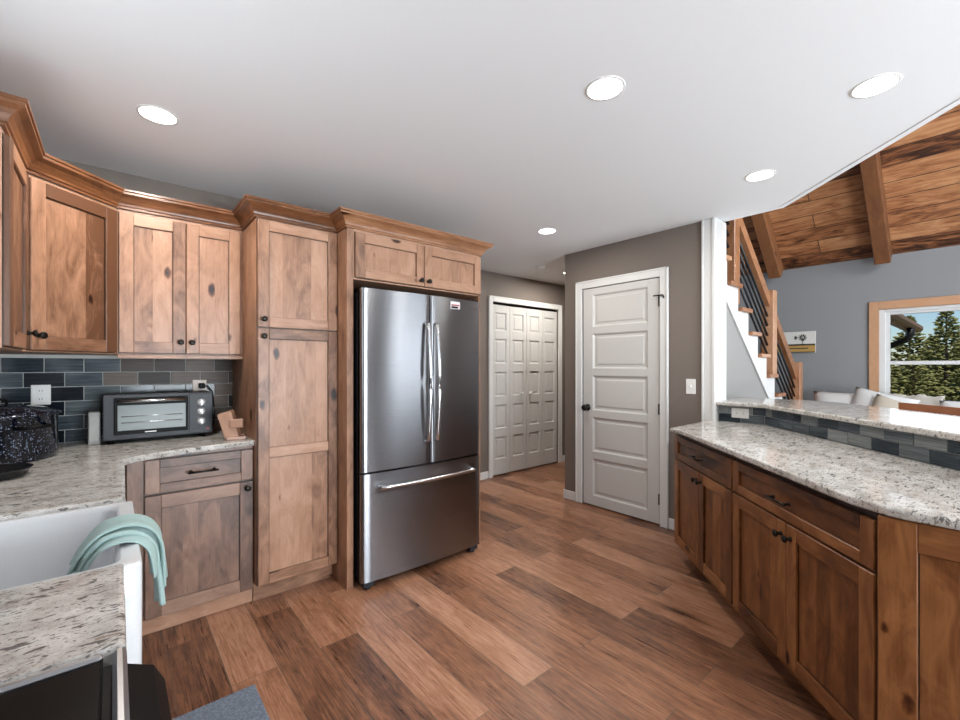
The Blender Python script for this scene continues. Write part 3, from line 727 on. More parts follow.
countertop('kitchen_countertop', [(-.598, 3.243), (-.598, .838), (.014, .838), (.016, 1.188), (-.47, 1.188), (-.47, 1.772), (.027, 1.772), (.036, 2.488), (.054, 2.518), (.095, 2.553), (.159, 2.588), (.349, 2.637), (.612, 2.662), (.612, 3.243)], .884, .914, 'pale speckled granite counter around the apron sink and toaster oven')

# wall backsplash behind the toaster oven
bt = MB(); bt2 = MB(); gb = MB()
Mw = wall_frame((-.60, 3.241), (1, 0))
def run2(b, x0, x1):
    rows = [(1.375 - .0779 * (k + 1), 1.375 - .0779 * k - .0035) for k in range(6)]
    for r, (za, zb) in enumerate(rows):
        za = max(za, .916); x = -.15 + (.079 if r % 2 else 0) - .0
        while x < 1.197:
            a, c_ = max(x0, x + .0018), min(x1, x + .1555 - .0018)
            t = random.random() * .75 - .12
            if c_ - a > .006: (bt2 if x > (.50, .52, 1.0, .93, 1.05, .9)[r] else bt).box(a, c_, -.006, 0, za, zb, g='x', bev=.0012, tone=t, M=Mw)
            x += .1555
run2(bt, 0, 1.197)
gb.box(0, 1.197, 0, .002, .914, 1.39, bev=0, M=Mw)
Ms = wall_frame((-.596, 1.95), (0, 1)); 
for k in range(6):
    za = max(.916, 1.375 - .0779 * (k + 1)); zb = 1.375 - .0779 * k - .0035; x = -(.07 if k % 2 else 0)
    while x < 1.28:
        a, c_ = max(0, x), min(1.283, x + .152)
        if c_ - a > .006: bt.box(a, c_, -.006, 0, za, zb, g='x', bev=.0012, M=Ms)
        x += .1555
gb.box(0, 1.285, 0, .002, .914, 1.39, bev=0, M=Ms)
bs = thing('tile_backsplash', 'dark glass subway tile backsplash behind the toaster oven', 'backsplash', (0, 3.24, .914))
o = bt.build('tile_field', TILE, bs, world=True); o['label'] = 'slate blue glass tiles'
o = bt2.build('tile_field', TAUPE_TILE, bs, world=True); o['label'] = 'taupe glass tiles'
gb.build('grout_bed', GROUT, bs, world=True)

# ------------------------------------------------------------------ refrigerator
fr = thing('refrigerator', 'stainless french-door refrigerator with bottom freezer', 'refrigerator', (1.105, 2.352, 0))
FW = .905
boxo('body', (.012, FW - .012, .085, .86, .05, 1.775), CHAR, fr, bev=.004)
def curved(b, x0, x1, z0, z1, bulge_c, bulge, y1=.078, r=.014):
    pts = []; N = 20
    def yf(x): return bulge * ((x - bulge_c) / (FW / 2)) ** 2
    pts.append((x0, y1)); pts.append((x0, yf(x0) + r))
    pts.append((x0 + r * .3, yf(x0) + r * .3)); pts.append((x0 + r, yf(x0 + r)))
    for k in range(1, N): x = x0 + r + (x1 - x0 - 2 * r) * k / N; pts.append((x, yf(x)))
    pts += [(x1 - r, yf(x1 - r)), (x1 - r * .3, yf(x1) + r * .3), (x1, yf(x1) + r), (x1, y1)]
    v = [(x, y, z) for z in (z0, z1) for x, y in pts]; n = len(pts)
    f = [(j, (j + 1) % n, n + (j + 1) % n, n + j) for j in range(n)]
    b.add(v, f, smooth=True); 
    b.add(v, [tuple(range(n)), tuple(range(n, 2 * n))], smooth=False)
def fdoor(x0, x1, z0, z1, kind): 
    b = MB(); curved(b, x0, x1, z0, z1, FW / 2, .022); o = b.build(kind, STEEL, fr); return o
dL = fdoor(0, .462, .702, 1.79, 'door'); dR = fdoor(.468, FW, .702, 1.79, 'door'); dF = fdoor(0, FW, .052, .690, 'freezer_drawer')
for dd, hx in ((dL, .432), (dR, .500)):
    b = MB()
    pth = [(hx, .012, .845), (hx, -.022, .852)] + [(hx, -.030 - .026 * math.sin(math.pi * k / 14), .855 + .74 * k / 14) for k in range(15)] + [(hx, -.022, 1.60), (hx, .012, 1.607)]
    b.tube(pth, .0125, 12, ry=.010); b.build('handle', HANDLE, dd)
b = MB()
pth = [(.105, .02, .61), (.105, -.026, .61)] + [(.11 + .695 * k / 14, -.034 - .022 * math.sin(math.pi * k / 14), .61) for k in range(15)] + [(.81, -.026, .61), (.81, .02, .61)]
b.tube(pth, .0125, 12, ry=.012); b.build('handle', HANDLE, dF)
for x in (.05, FW - .05):
    b = MB(); b.lathe([(.022, 0), (.022, .018), (.012, .022), (.012, .052)], 14, M=Matrix.Translation((x, .06, .0))); b.box(x - .035, x + .035, .03, .10, .018, .05, bev=.003); b.build('foot', CHAR, fr)
boxo('base_grille', (.02, FW - .02, .075, .10, .02, .05), BLACK, fr)
for x in (.06, FW - .06): boxo('hinge_cover', (x - .05, x + .05, .03, .16, 1.776, 1.80), BLACK, fr)
stk = boxo('sticker', (.628, .706, .0015, .0150, 1.718, 1.768), plain('sticker_white', (.72, .70, .70), .4), dR, bev=0); stk['label'] = 'small white rating sticker'
boxo('sticker_band', (.634, .700, .0008, .0016, 1.738, 1.748), plain('sticker_red', (.35, .06, .07), .4), stk, bev=0)
boxo('sticker_print', (.634, .690, .0008, .0016, 1.722, 1.735), BLACK, stk, bev=0)
text_mesh('SAMSUNG', .017, HANDLE, 'lettering', dR, (.835, .0128, 1.735), (R(90), 0, 0))

# ------------------------------------------------------------------ sink and towel
sk = MB(); sx0, sx1, sy0, sy1, zt, zb = -.466, .047, 1.192, 1.768, .903, .665
sk.loft([rrect(sx0, sx1, sy0, sy1, .018, zb), rrect(sx0, sx1, sy0, sy1, .018, zt - .008), rrect(sx0 + .004, sx1 - .004, sy0 + .004, sy1 - .004, .016, zt),
         rrect(sx0 + .03, sx1 - .036, sy0 + .028, sy1 - .028, .03, zt), rrect(sx0 + .036, sx1 - .044, sy0 + .036, sy1 - .036, .03, zt - .012),
         rrect(sx0 + .05, sx1 - .056, sy0 + .05, sy1 - .05, .05, zb + .06), rrect(sx0 + .09, sx1 - .095, sy0 + .09, sy1 - .09, .05, zb + .025)], smooth=True)
so = sk.build('apron_sink', PORC); tag(so, 'white apron-front farmhouse sink set in the granite counter', 'sink')
md = so.modifiers.new('bevel', 'BEVEL'); md.width = .002; md.segments = 2; md.limit_method = 'ANGLE'
one('drain', lambda b: b.lathe([(.045, .690), (.045, .694), (.03, .692), (.01, .691)], 20, M=Matrix.Translation((-.21, 1.48, 0))), STEELD, so)
def towel(b, off, y0, y1, path, th=.008, seed=0):
    rnd = random.Random(seed); N = len(path); W = 10; top = []; 
    for i, (x, z) in enumerate(path):
        row = []
        for k in range(W + 1):
            u = k / W; wob = .006 * math.sin(u * 9 + i * .12 + seed) + .003 * math.sin(u * 21 + seed * 2)
            yy = y0 + (y1 - y0) * u + .006 * math.sin(i * .18 + seed)
            row.append(Vector((x + wob * .7, yy, z + wob * .5)))
        top.append(row)
    loops = []
    for i in range(N):
        d = Vector((path[min(i + 1, N - 1)][0] - path[max(i - 1, 0)][0], 0, path[min(i + 1, N - 1)][1] - path[max(i - 1, 0)][1])).normalized()
        nn = Vector((-d.z, 0, d.x)) if True else None
        if nn.z < 0 and abs(d.x) > .5: nn = -nn
        a = [p + nn * (off + th) for p in top[i]]; c_ = [p + nn * off for p in reversed(top[i])]
        mid0 = [(top[i][-1] + nn * (off + th / 2)) + Vector((0, (.006 if y1 > y0 else -.006), 0))]; mid1 = [(top[i][0] + nn * (off + th / 2)) - Vector((0, .006, 0))]
        loops.append(a + mid0 + c_ + mid1)
    b.loft(loops, smooth=True)
tp = [(-.080, .74), (-.068, .80), (-.052, .85), (-.034, .885), (-.016, .906), (.005, .9135), (.028, .9135), (.050, .902), (.064, .88), (.069, .85), (.072, .81), (.0745, .77), (.076, .725)]
def smooth_path(p, k=4):
    out = []
    for i in range(len(p) - 1):
        a, b_, c_, d_ = [Vector((*p[max(0, min(len(p) - 1, j))], 0)) for j in (i - 1, i, i + 1, i + 2)]
        for t in range(k):
            t /= k; out.append(tuple((.5 * ((2 * b_) + (c_ - a) * t + (2 * a - 5 * b_ + 4 * c_ - d_) * t * t + (3 * b_ - a - 3 * c_ + d_) * t ** 3))[:2]))
    return out + [p[-1]]
tp = smooth_path(tp)
tb = MB(); towel(tb, .008, 1.35, 1.465, tp, .012, 1); 
tw = tb.build('dish_towel', TOWEL); tag(tw, 'pale aqua terry towel folded over the sink front', 'towel')
tb = MB(); towel(tb, .001, 1.325, 1.42, tp[:-8], .006, 2); tb.build('under_fold', TOWEL, tw)
tb = MB(); towel(tb, .0205, 1.36, 1.455, tp[8:-4], .007, 5); tb.build('upper_fold', TOWEL, tw)

# ------------------------------------------------------------------ range below the camera
rg = thing('range', 'black range with stainless edge trim beside the counter end', 'range', (-.29, .45, 0))
boxo('body', (-.59, .0, .075, .828, 0, .895), BLACK, rg, world=True); boxo('cooktop', (-.585, -.012, .085, .815, .8955, .912), BLKGLASS, rg, world=True, bev=.003)
boxo('front_trim', (-.002, .014, .075, .829, .893, .917), STEELD, rg, world=True, bev=.005)
boxo('side_trim', (-.59, -.012, .816, .829, .895, .917), STEELD, rg, world=True, bev=.004)
one('control_panel', lambda b: b.loft([[(.0145, y, .89), (.046, y, .874), (.060, y, .845), (.060, y, .79), (.045, y, .775), (.0145, y, .77)] for y in (.085, .825)]), BLACK, rg, world=True)
one('oven_door', lambda b: (b.box(.0005, .035, .085, .82, .18, .765, bev=.004)), BLKGLASS, rg, world=True)
one('oven_handle', lambda b: (b.tube([(.075, .13, .715), (.075, .78, .715)], .011, 10), b.tube([(.034, .15, .715), (.075, .15, .715)], .009), b.tube([(.034, .76, .715), (.075, .76, .715)], .009)), STEELD, rg, world=True)
for y0 in (.12, .47):
    def grate(b):
        for x in (-.53, -.40, -.27, -.14): b.box(x, x + .014, y0, y0 + .31, .936, .950, bev=.003)
        for y in (y0, y0 + .148, y0 + .296): b.box(-.53, -.126, y, y + .014, .930, .944, bev=.003)
        for x in (-.53, -.14):
            for y in (y0, y0 + .296): b.box(x, x + .014, y, y + .014, .9125, .936, bev=.002)
    one('grate', grate, CHAR, rg, world=True)

# ------------------------------------------------------------------ counter objects
ov = thing('toaster_oven', 'charcoal toaster oven with glass door on the granite counter', 'toaster oven', (-.047, 2.995, .9145))
OW, OH, OD = .495, .262, .225
boxo('body', (0, OW, .012, OD, .020, OH), CHAR, ov, bev=.008)
boxo('front_frame', (.0, OW, 0, .0125, .020, OH), CHAR, ov, bev=.004)
od = boxo('door', (.045, .372, -.010, -.0005, .048, .245), BLACK, ov, bev=.003); 
boxo('glass', (.060, .360, -.0125, -.0095, .070, .205), OVENGLASS, od, bev=.001)
one('handle', lambda b: (b.tube([(.06, -.032, .228), (.355, -.032, .228)], .0085, 10), b.tube([(.075, -.009, .228), (.075, -.032, .228)], .006), b.tube([(.34, -.009, .228), (.34, -.032, .228)], .006)), HANDLE, od)
for z in (.112, .145):
    one('rack', lambda b: [b.tube([(.075, -.014, z), (.345, -.014, z)], .0022, 6)], HANDLE, od)
boxo('control_panel', (.378, .492, -.004, -.0002, .028, .255), CHAR, ov, bev=.002)
for z in (.203, .150, .094):
    kb = one('knob', lambda b: (b.lathe([(.021, 0), (.021, .004), (.017, .006), (.016, .018), (.012, .020)], 20, M=Matrix.Translation((.437, -.004, z)) @ KM), b.box(.434, .440, -.028, -.020, z - .015, z + .015, bev=.001)), KNOBW, ov)
boxo('indicator', (.462, .476, -.0055, -.0035, .044, .052), RED, ov, bev=0)
boxo('lettering', (.175, .225, -.0115, -.0095, .054, .059), OUTLET, od, bev=0)
for x in (.035, OW - .045):
    for y in (.03, OD - .03): one('foot', lambda b: b.lathe([(.011, 0), (.013, .021)], 12, M=Matrix.Translation((x, y, 0))), BLACK, ov)

po = thing('roasting_pot', 'black speckled enamel roasting pot with lid in the counter corner', 'pot', (-.395, 2.835, .9145))
po.rotation_euler = (0, 0, R(40))
PR = .195
one('body', lambda b: b.lathe([(PR * .95, 0), (PR * .99, .010), (PR, .03), (PR * 1.0, .190), (PR * 1.035, .195), (PR * 1.035, .1960)], 48), ENAMEL, po)
lid = one('lid', lambda b: b.lathe([(PR * 1.045, .1965), (PR * 1.045, .203), (PR * .97, .210), (PR * .75, .228), (PR * .4, .240), (.01, .243)], 48), ENAMEL, po)
one('lid_handle', lambda b: b.tube([(-.035, 0, .238), (-.03, 0, .262), (0, 0, .270), (.03, 0, .262), (.035, 0, .238)], .006, 8), BLACK, lid)
for sg in (-1, 1):
    one('handle', lambda b: b.tube([(-.06, sg * PR * .96, .15), (-.05, sg * (PR + .035), .152), (0, sg * (PR + .048), .153), (.05, sg * (PR + .035), .152), (.06, sg * PR * .96, .15)], .008, 8), BLACK, po)
dish = MB(); dish.lathe([(.085, 0), (.105, .006), (.118, .030), (.122, .032), (.118, .028), (.10, .010), (.02, .008)], 40, M=Matrix.Translation((-.36, 2.39, .9145)))
tag(dish.build('shallow_dish', plain('dish_glaze', (.012, .012, .013), .18)), 'shallow round black dish on the counter by the sink', 'dish')
b = MB(); b.box(-.105, -.056, 3.05, 3.20, .9145, 1.087, bev=.004); b.box(-.10, -.061, 3.046, 3.0495, .93, 1.07, bev=.001)
tag(b.build('grey_box', plain('brushed_grey', (.31, .30, .285), .45)), 'slim upright grey box left of the toaster oven', 'box')
# wooden sign block / stand leaning in the corner
bk = thing('wooden_stand', 'small wooden block stand beside the pantry cabinet side', 'wooden stand', (.525, 2.80, .9145), R(-18))
def leaning(b):
    M = Matrix.Translation((0, 0, .0)) @ Matrix.Rotation(R(-16), 4, 'Y')
    b.box(-.035, .035, -.06, .055, .012, .160, g='z', bev=.004, M=M)
one('upright', leaning, BLOCKWOOD, bk)
one('foot', lambda b: b.box(-.045, .050, -.065, -.03, .0, .020, g='x', bev=.003, M=Matrix.Rotation(R(14), 4, 'Z')), BLOCKWOOD, bk)
one('foot', lambda b: b.box(-.045, .050, .025, .06, .0, .020, g='x', bev=.003), BLOCKWOOD, bk)
one('crosspiece', lambda b: b.box(-.012, .052, -.075, -.052, .070, .118, g='x', bev=.003), BLOCKWOOD, bk)

def outlet(name, label, loc, rot, w_=.115, h_=.115, mat=OUTLET, kind='outlet', horiz=False):
    o = thing(name, label, 'outlet' if kind == 'outlet' else 'switch', loc, rot)
    boxo('cover_plate', (-w_ / 2, w_ / 2, -.005, 0, -h_ / 2, h_ / 2), mat, o, bev=.002)
    if kind == 'outlet':
        for s in (-1, 1):
            dx, dz = (s * .022, 0) if horiz else (0, s * .022)
            sc_ = boxo('socket', (dx - .015, dx + .015, -.007, -.0045, dz - .015, dz + .015), mat, o, bev=.002)
            for e in (-.005, .005):
                if horiz: boxo('slot', (dx - .005, dx + .005, -.0076, -.0068, dz + e - .001, dz + e + .001), BLACK, sc_, bev=0)
                else: boxo('slot', (dx + e - .001, dx + e + .001, -.0076, -.0068, dz - .005, dz + .005), BLACK, sc_, bev=0)
    else:
        boxo('toggle', (-.005, .005, -.016, -.0045, -.010, .012), mat, o, bev=.002)
    return o
o = outlet('wall_outlet', 'almond outlet on the tiles above the toaster oven', (.412, 3.2345, 1.185), 0, .075, .115, PINKOUT)
pg = thing('power_cord', 'black plug and cord from the outlet behind the toaster oven', 'cord', (.44, 3.22, 1.19))
one('plug', lambda b: b.box(.405, .440, 3.205, 3.2255, 1.188, 1.222, bev=.006), BLACK, pg, world=True)
one('cable', lambda b: b.tube([(.42, 3.210, 1.20), (.45, 3.195, 1.205), (.475, 3.195, 1.17), (.485, 3.20, 1.08), (.487, 3.20, 1.0), (.475, 3.20, .93), (.46, 3.205, .920)], .004, 8), BLACK, pg, world=True)
outlet('wall_outlet', 'white outlet plate on dark tiles above the roasting pot', (-.295, 3.2345, 1.178), 0, .075, .105)
outlet('wall_outlet', 'white double outlet on the bar tile strip', (3.5045, 1.185, .984), R(-90), .115, .072, horiz=True)
outlet('light_switch', 'white light switch right of the panel door', (XD - .0005, 1.523, 1.168), R(-90), .075, .118, kind='switch')

# floor mat
m_ = MB(); m_.box(.10, .445, 1.10, 1.975, .0005, .012, bev=.004)
tag(m_.build('floor_mat', MAT), 'blue-grey floor mat in front of the sink', 'mat')

# ------------------------------------------------------------------ ceiling lamps, smoke detector
def can_light(x, y, label, r=.068, power=8):
    o = thing('recessed_light', label, 'ceiling light', (x, y, H), 0, 'recessed ceiling lights')
    one('trim_ring', lambda b: b.loft([[(rr * math.cos(2 * math.pi * k / 32), rr * math.sin(2 * math.pi * k / 32), z) for k in range(32)] for rr, z in ((r * 1.16, -.0005), (r * 1.14, -.003), (r * 1.03, -.004), (r, -.003))], False, False, smooth=True), WHITE, o)
    one('diffuser', lambda b: b.lathe([(r * 1.0, -.0032), (r * .5, -.0036), (.002, -.0038)], 32), GLOW, o)
    lamp('lamp_glow', 'AREA', (0, 0, -.02), (0, 0, 0), power, (1, .95, .87), r * 1.7, parent=o, shape='DISK')
for x, y, lb, pw_ in ((.149, 2.40, 'lit recessed light above the wall cabinets', 13), (1.512, 1.005, 'lit recessed light, biggest one, over the middle floor', 8), (2.322, .298, 'lit recessed light near the open ceiling edge, upper right', 6),
                 (2.897, .875, 'small lit recessed light above the peninsula', 6), (2.74, 2.376, 'lit recessed light between refrigerator and panel door', 11)): can_light(x, y, lb, power=pw_)
can_light(4.15, 3.27, 'tiny lit recessed light in the hall by the closet', .05, 22)
sd = thing('smoke_detector', 'round white smoke detector on the hall ceiling', 'smoke detector', (3.684, 3.284, H))
one('base', lambda b: b.lathe([(.068, -.0005), (.068, -.012), (.062, -.014)], 28), OUTLET, sd); one('cover', lambda b: b.lathe([(.056, -.0142), (.054, -.032), (.03, -.036), (.004, -.036)], 28), OUTLET, sd)

# ------------------------------------------------------------------ staircase
SY0, SY1 = 1.385, 2.50
NX, NZ, RUN, RISE = 4.07, 2.026, .24, .194
st = thing('staircase', 'open oak staircase with white stringer beyond the bar', 'staircase', (5.0, 1.9, 0))
ks = list(range(-1, 9))
for k in ks:
    x, z = NX + RUN * k, NZ - RISE * k
    if x - RUN < 3.67: xl = 3.67
    else: xl = x - RUN + .0
    boxo('tread', (xl, x + .0, SY0 - .03, SY1, z - .035, z), OAK, st, world=True, g='y', bev=.004)
    boxo('riser', (x - .04, x - .022, SY0 + .002, SY1, max(.0, z - RISE), z - .0352), WHITE, st, world=True, bev=0)
def stringer(b):
    poly = []
    for k in ks:
        x, z = NX + RUN * k, NZ - RISE * k
        poly += [(max(3.665, x - RUN - .022), z - .036), (x - .022, z - .036)]
    xe, ze = poly[-1]
    poly += [(xe, max(.01, ze - .30)), ]
    sl = RISE / RUN
    x0 = 3.665; poly += [(x0, (NZ - .036) - (x0 - NX + .022) * sl - .36)]
    b.prism(poly, SY0, SY0 + .02, ax='y')
one('stringer', stringer, WHITE, st, world=True)
sl = RISE / RUN
def bead2(b):
    x0, x1 = 3.665, 6.2; z = lambda x: (NZ - .036) - (x - NX + .022) * sl - .36
    b.loft([[(x, SY0 - .012, z(x) - .002), (x, SY0 - .0005, z(x) - .002), (x, SY0 - .0005, z(x) + .028), (x, SY0 - .012, z(x) + .028)] for x in (x0, x1)])
one('stringer_molding', bead2, WHITE, st, world=True)
z_ = lambda x: (NZ - .036) - (x - NX + .022) * sl - .36
struct(one('wall_stair_side', lambda b: b.prism([(3.665, 0), (5.85, 0), (5.85, max(.02, z_(5.85))), (3.665, z_(3.665))], SY0 + .003, SY0 + .018, ax='y'), STAIRGREY), 'pale grey wall under the stair stringer', 'wall')
boxo('landing', (6.0, 6.49, SY0 - .03, SY1, .20, .28), OAK, st, world=True, bev=.004)
RY = 1.455
newels = ((4.02, 4.135, 1.86, 2.95), (5.03, 5.145, 1.21, 2.095), (5.96, 6.075, .285, 1.375))
for x0, x1, z0, z1 in newels: boxo('newel_post', (x0, x1, 1.40, 1.51, z0, z1), OAK, st, world=True, bev=.006)
def rail(x0, x1, zc):
    f = lambda x: zc - (x - x0) * sl
    h_ = .062
    one('handrail', lambda b: b.loft([[(x, RY - .022, f(x) - h_), (x, RY + .022, f(x) - h_), (x, RY + .022, f(x) + h_), (x, RY - .022, f(x) + h_)] for x in (x0, x1)], g='x'), OAK, st, world=True)
    for i in range(5):
        d = .155 + .098 * i
        one('baluster_rod', lambda b: b.tube([(x0 - .004, RY, f(x0) - d), (x1 + .004, RY, f(x1) - d)], .0115, 8), ROD, st, world=True)
rail(4.135, 5.03, 2.715); rail(5.145, 5.96, 1.90); rail(3.66, 4.02, 3.09)

# wall sign
sg = thing('wall_sign', 'small wooden windmill picture on the grey wall by the stairs', 'picture', (6.497, 1.74, 1.49), R(-90))
boxo('board', (-.20, .372, -.018, -.0005, 0, .265), plain('sign_sky', (.62, .60, .56), .7), sg, bev=.003)
boxo('field', (-.198, .37, -.0195, -.0175, .004, .095), plain('sign_field', (.42, .25, .07), .7), sg, bev=0)
for z0, z1, x0, x1 in ((.092, .112, -.198, .37), (.052, .064, .0, .30), (.004, .016, .08, .37)): boxo('dark_stripe', (x0, x1, -.0205, -.0185, z0, z1), plain('sign_dark', (.03, .025, .02), .7), sg, bev=0)
def mill(b):
    cx, cz = .245, .19
    b.box(cx - .003, cx + .003, -.020, -.0175, .11, cz, bev=0)
    for k in range(10):
        a = k * math.pi / 5; b.box(.014, .042, -.0205, -.0178, -.006, .006, bev=0, M=Matrix.Translation((cx, 0, cz)) @ Matrix.Rotation(a, 4, 'Y'))
    b.box(cx - .085, cx - .06, -.020, -.0178, cz - .02, cz + .02, bev=0); b.box(cx - .06, cx, -.020, -.0178, cz - .003, cz + .003, bev=0)
one('windmill', mill, plain('mill_black', (.04, .04, .04), .7), sg)

# ------------------------------------------------------------------ sofa, pillows, stool
sf = thing('sofa', 'navy sofa under the great room window', 'sofa', (5.95, .2, 0))
boxo('base', (5.50, 6.36, -1.0, 1.28, .06, .42), NAVY, sf, world=True, bev=.03)
boxo('backrest', (6.14, 6.38, -.98, 1.26, .421, .955), NAVY, sf, world=True, bev=.05)
for y0, y1 in ((-.99, -.78), (1.06, 1.27)): boxo('armrest', (5.52, 6.135, y0, y1, .421, .68), NAVY, sf, world=True, bev=.05)
for y0, y1 in ((-.77, .135), (.145, 1.05)): boxo('seat_cushion', (5.50, 6.13, y0, y1, .421, .55), NAVY, sf, world=True, bev=.04)
def pillow(name, label, loc, rot, w_, h_, t, mat, grp='pillows along the sofa back', stripes=None):
    b = MB(); N = 12; L = []
    V = []; F = []
    for sgn in (1, -1):
        for i in range(N + 1):
            for j in range(N + 1):
                u, v = i / N * 2 - 1, j / N * 2 - 1
                e = max(0, (1 - abs(u) ** 2.6) * (1 - abs(v) ** 2.6)) ** .5
                pin = 1 - .06 * (1 - abs(u)) * abs(v) - .0
                V.append((u * w_ / 2 * (1 - .07 * (1 - v * v)) if False else u * w_ / 2 * (.94 + .06 * v * v), sgn * t / 2 * e, v * h_ / 2 * (.94 + .06 * u * u)))
    o = (N + 1) ** 2
    for i in range(N):
        for j in range(N):
            a = i * (N + 1) + j; F.append((a, a + 1, a + N + 2, a + N + 1)); F.append((o + a, o + a + N + 1, o + a + N + 2, o + a + 1))
    b.add(V, F, smooth=True); ob = b.build(name, mat); ob.location = loc; ob.rotation_euler = rot
    bm = bmesh.new(); bm.from_mesh(ob.data); bmesh.ops.remove_doubles(bm, verts=bm.verts, dist=1e-5); bm.to_mesh(ob.data); bm.free()
    return tag(ob, label, 'pillow', grp)
STRIPE = plain('striped_cream', (.52, .46, .38), .95, bump=.5, bscale=60)
pillow('throw_pillow', 'pale grey pillow at the top of the sofa, leftmost', (6.02, 1.02, .83), (R(-20), 0, R(-88)), .56, .46, .20, LINEN)
pillow('throw_pillow', 'white pillow leaning on its neighbour behind the bar', (5.93, .74, .84), (R(-22), R(14), R(-94)), .50, .48, .18, LINEN)
pillow('throw_pillow', 'small cream striped pillow in front of the others', (5.80, .60, .80), (R(-26), R(20), R(-90)), .44, .42, .16, STRIPE)
pillow('throw_pillow', 'pale pillow below the window at the photo right edge', (6.00, .10, .80), (R(-20), 0, R(-90)), .44, .42, .16, LINEN)
# lumpy cream throw over the sofa back
tb = MB(); loops = []
pth = [(6.03, .60), (6.06, .75), (6.10, .90), (6.15, .985), (6.22, 1.005), (6.30, 1.0), (6.375, .97), (6.40, .88), (6.405, .75)]
for i, (x, z) in enumerate(pth):
    row = []; back = []
    for k in range(25):
        u = k / 24; y = .30 + .48 * u; wv = .018 * math.sin(u * 13 + i * .8) + .012 * math.sin(u * 29 + i)
        up = 1 if 1 < i < 7 else .3
        row.append((x - (.012 if i < 3 else -.0) + (wv * .4 if i < 3 else 0), y + .01 * math.sin(i), z + .012 + abs(wv) * up)); back.append((x, y, z - .001))
    loops.append(row + back[::-1])
tb.loft(loops, smooth=True)
tag(tb.build('throw_blanket', CREAM), 'cream knitted throw draped over the sofa back', 'blanket')
# bar stool behind the bar
sp = pw(2.30, -2.80)
bs_ = thing('bar_stool', 'red-brown wooden bar stool tucked behind the bar', 'stool', (sp[0], sp[1], 0), R(225))
boxo('seat', (-.20, .20, -.17, .18, .70, .74), REDWOOD, bs_, g='x', bev=.01)
for x in (-.18, .18):
    one('leg', lambda b: b.tube([(x * 1.08, -.16, 0), (x, -.145, .70)], .017, 10), REDWOOD, bs_)
    one('leg', lambda b: b.tube([(x * 1.08, .20, 0), (x, .165, .70)], .017, 10), REDWOOD, bs_)
    one('back_post', lambda b: b.tube([(x, .17, .741), (x, .20, 1.04)], .014, 10), REDWOOD, bs_)
one('stretcher', lambda b: (b.tube([(-.186, -.155, .25), (.186, -.155, .25)], .011), b.tube([(-.186, .185, .30), (.186, .185, .30)], .011)), REDWOOD, bs_)
one('back_rail', lambda b: b.loft([[(x, .185 + .02 * (x / .22) ** 2 * -1 + .02, z0) for z0 in (1.03,)] + [(x, .225 - .02 * (x / .22) ** 2, 1.03), (x, .225 - .02 * (x / .22) ** 2, 1.093), (x, .205 - .02 * (x / .22) ** 2, 1.093)] for x in [-.23 + .46 * k / 10 for k in range(11)]], g='x'), REDWOOD, bs_)

# ------------------------------------------------------------------ outdoors
gr = MB(); gr.add([(-40, -60, -.6), (90, -60, -.6), (90, 60, -.6), (-40, 60, -.6)], [(0, 1, 2, 3)])
struct(gr.build('ground', GRASS, recalc=False), 'winter lawn outside the window', 'ground')
pf = thing('porch_roof', 'brown porch eave with black gutter pipe outside the window', 'porch roof', (9.5, 1.6, 2.1))
one('roof_deck', lambda b: b.loft([[(x, .95, 2.08), (x, .95, 2.02), (x, 3.2, 2.95), (x, 3.2, 3.01)] for x in (7.2, 11.6)]), SOFFIT, pf, world=True)
boxo('fascia', (7.2, 11.6, .92, .949, 1.93, 2.07), FASCIA, pf, world=True, bev=.004)
one('gutter', lambda b: b.loft([[(x, .91, 2.06), (x, .82, 2.075), (x, .82, 2.02), (x, .85, 1.975), (x, .91, 1.97)] for x in (7.2, 11.7)]), FASCIA, pf, world=True)
one('snow', lambda b: b.loft([[(x, .98, 2.10), (x, 3.2, 3.02), (x, 3.2, 3.14), (x, 1.05, 2.21), (x, .97, 2.16)] for x in (7.2, 11.55)]), SNOW, pf, world=True)
one('downspout', lambda b: b.tube([(10.2, .865, 1.97), (10.2, .865, 1.86), (10.2, .90, 1.78), (10.2, 1.10, 1.68), (10.2, 1.38, 1.60), (10.2, 1.46, 1.5), (10.2, 1.46, -.5)], .05, 8), ROD, pf, world=True)
one('corner_post', lambda b: b.box(11.3, 11.42, 1.50, 1.62, -.6, 2.10, bev=.01), FASCIA, pf, world=True)
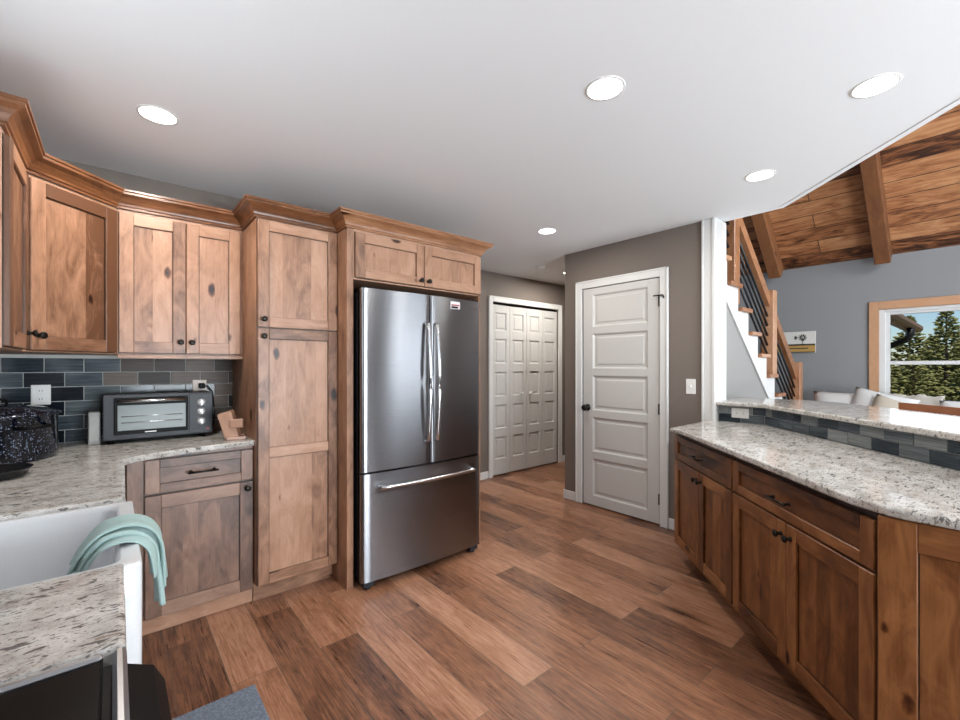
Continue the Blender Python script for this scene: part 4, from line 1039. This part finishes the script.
def spruce(x, y, hgt, rad, seed, label):
    rnd = random.Random(seed)
    o = thing('spruce_tree', label, 'tree', (x, y, -.6), 0, 'spruces outside the window')
    one('trunk', lambda b: b.tube([(0, 0, 0), (0, 0, hgt * .95)], [.09, .01], 8), BARK, o)
    V = []; F = []
    n = int(hgt * 300)
    for i in range(n):
        t = 1 - (1 - rnd.random() ** 1.15); z = hgt * (.02 + .98 * t)
        r = rad * (1 - t) ** .8 * rnd.uniform(.3, 1.08) + .04; a = rnd.random() * 6.283
        L = rad * .23 * (1.1 - t * .6) * rnd.uniform(.6, 1.3); W_ = L * .32
        c = Vector((r * math.cos(a), r * math.sin(a), z)); d = Vector((math.cos(a), math.sin(a), rnd.uniform(-.25, .35))).normalized()
        s = Vector((-math.sin(a), math.cos(a), rnd.uniform(-.4, .4))).normalized(); u = d.cross(s)
        k = len(V)
        V += [c - d * L * .5, c + s * W_, c + d * L * .6 + u * .02, c - s * W_, c + u * W_ * .8, c - u * W_ * .6]
        F += [(k, k + 1, k + 4), (k + 1, k + 2, k + 4), (k + 2, k + 3, k + 4), (k + 3, k, k + 4), (k, k + 5, k + 1), (k + 1, k + 5, k + 2), (k + 2, k + 5, k + 3), (k + 3, k + 5, k)]
    b = MB(); b.add(V, F); b.build('foliage', NEEDLE, o)
trees = [(24, 3.0, 3.1, 1.2, 'short spruce by the porch pipe outside'), (25, 2.15, 4.2, 1.25, 'spruce outside just right of the porch eave'), (23.5, 1.05, 4.25, 1.2, 'slender spruce outside in the middle of the window'),
         (26, .1, 3.6, 1.25, 'lower spruce outside between two taller ones'), (24.5, -.55, 4.35, 1.35, 'tall spruce outside at the window right'), (25, -1.9, 4.0, 1.3, 'spruce outside at the photo right edge'),
         (27.5, 1.6, 3.4, 1.4, 'spruce outside behind the front row, left'), (28, .7, 3.3, 1.5, 'spruce outside behind the front row, centre'), (28, -1.2, 3.3, 1.5, 'spruce outside behind the front row, right'), (21.5, .45, 2.3, 1.0, 'small bushy spruce outside in front of the row'),
         (21.5, 1.75, 2.4, 1.1, 'small spruce outside in front, left side'), (21.5, -.6, 2.3, 1.1, 'small spruce outside in front, right side'), (26, 4.2, 3.6, 1.3, 'spruce outside behind the porch')]
for i, (x, y, h_, r_, lb) in enumerate(trees): spruce(x, y, h_ * .95, r_, 100 + i, lb)
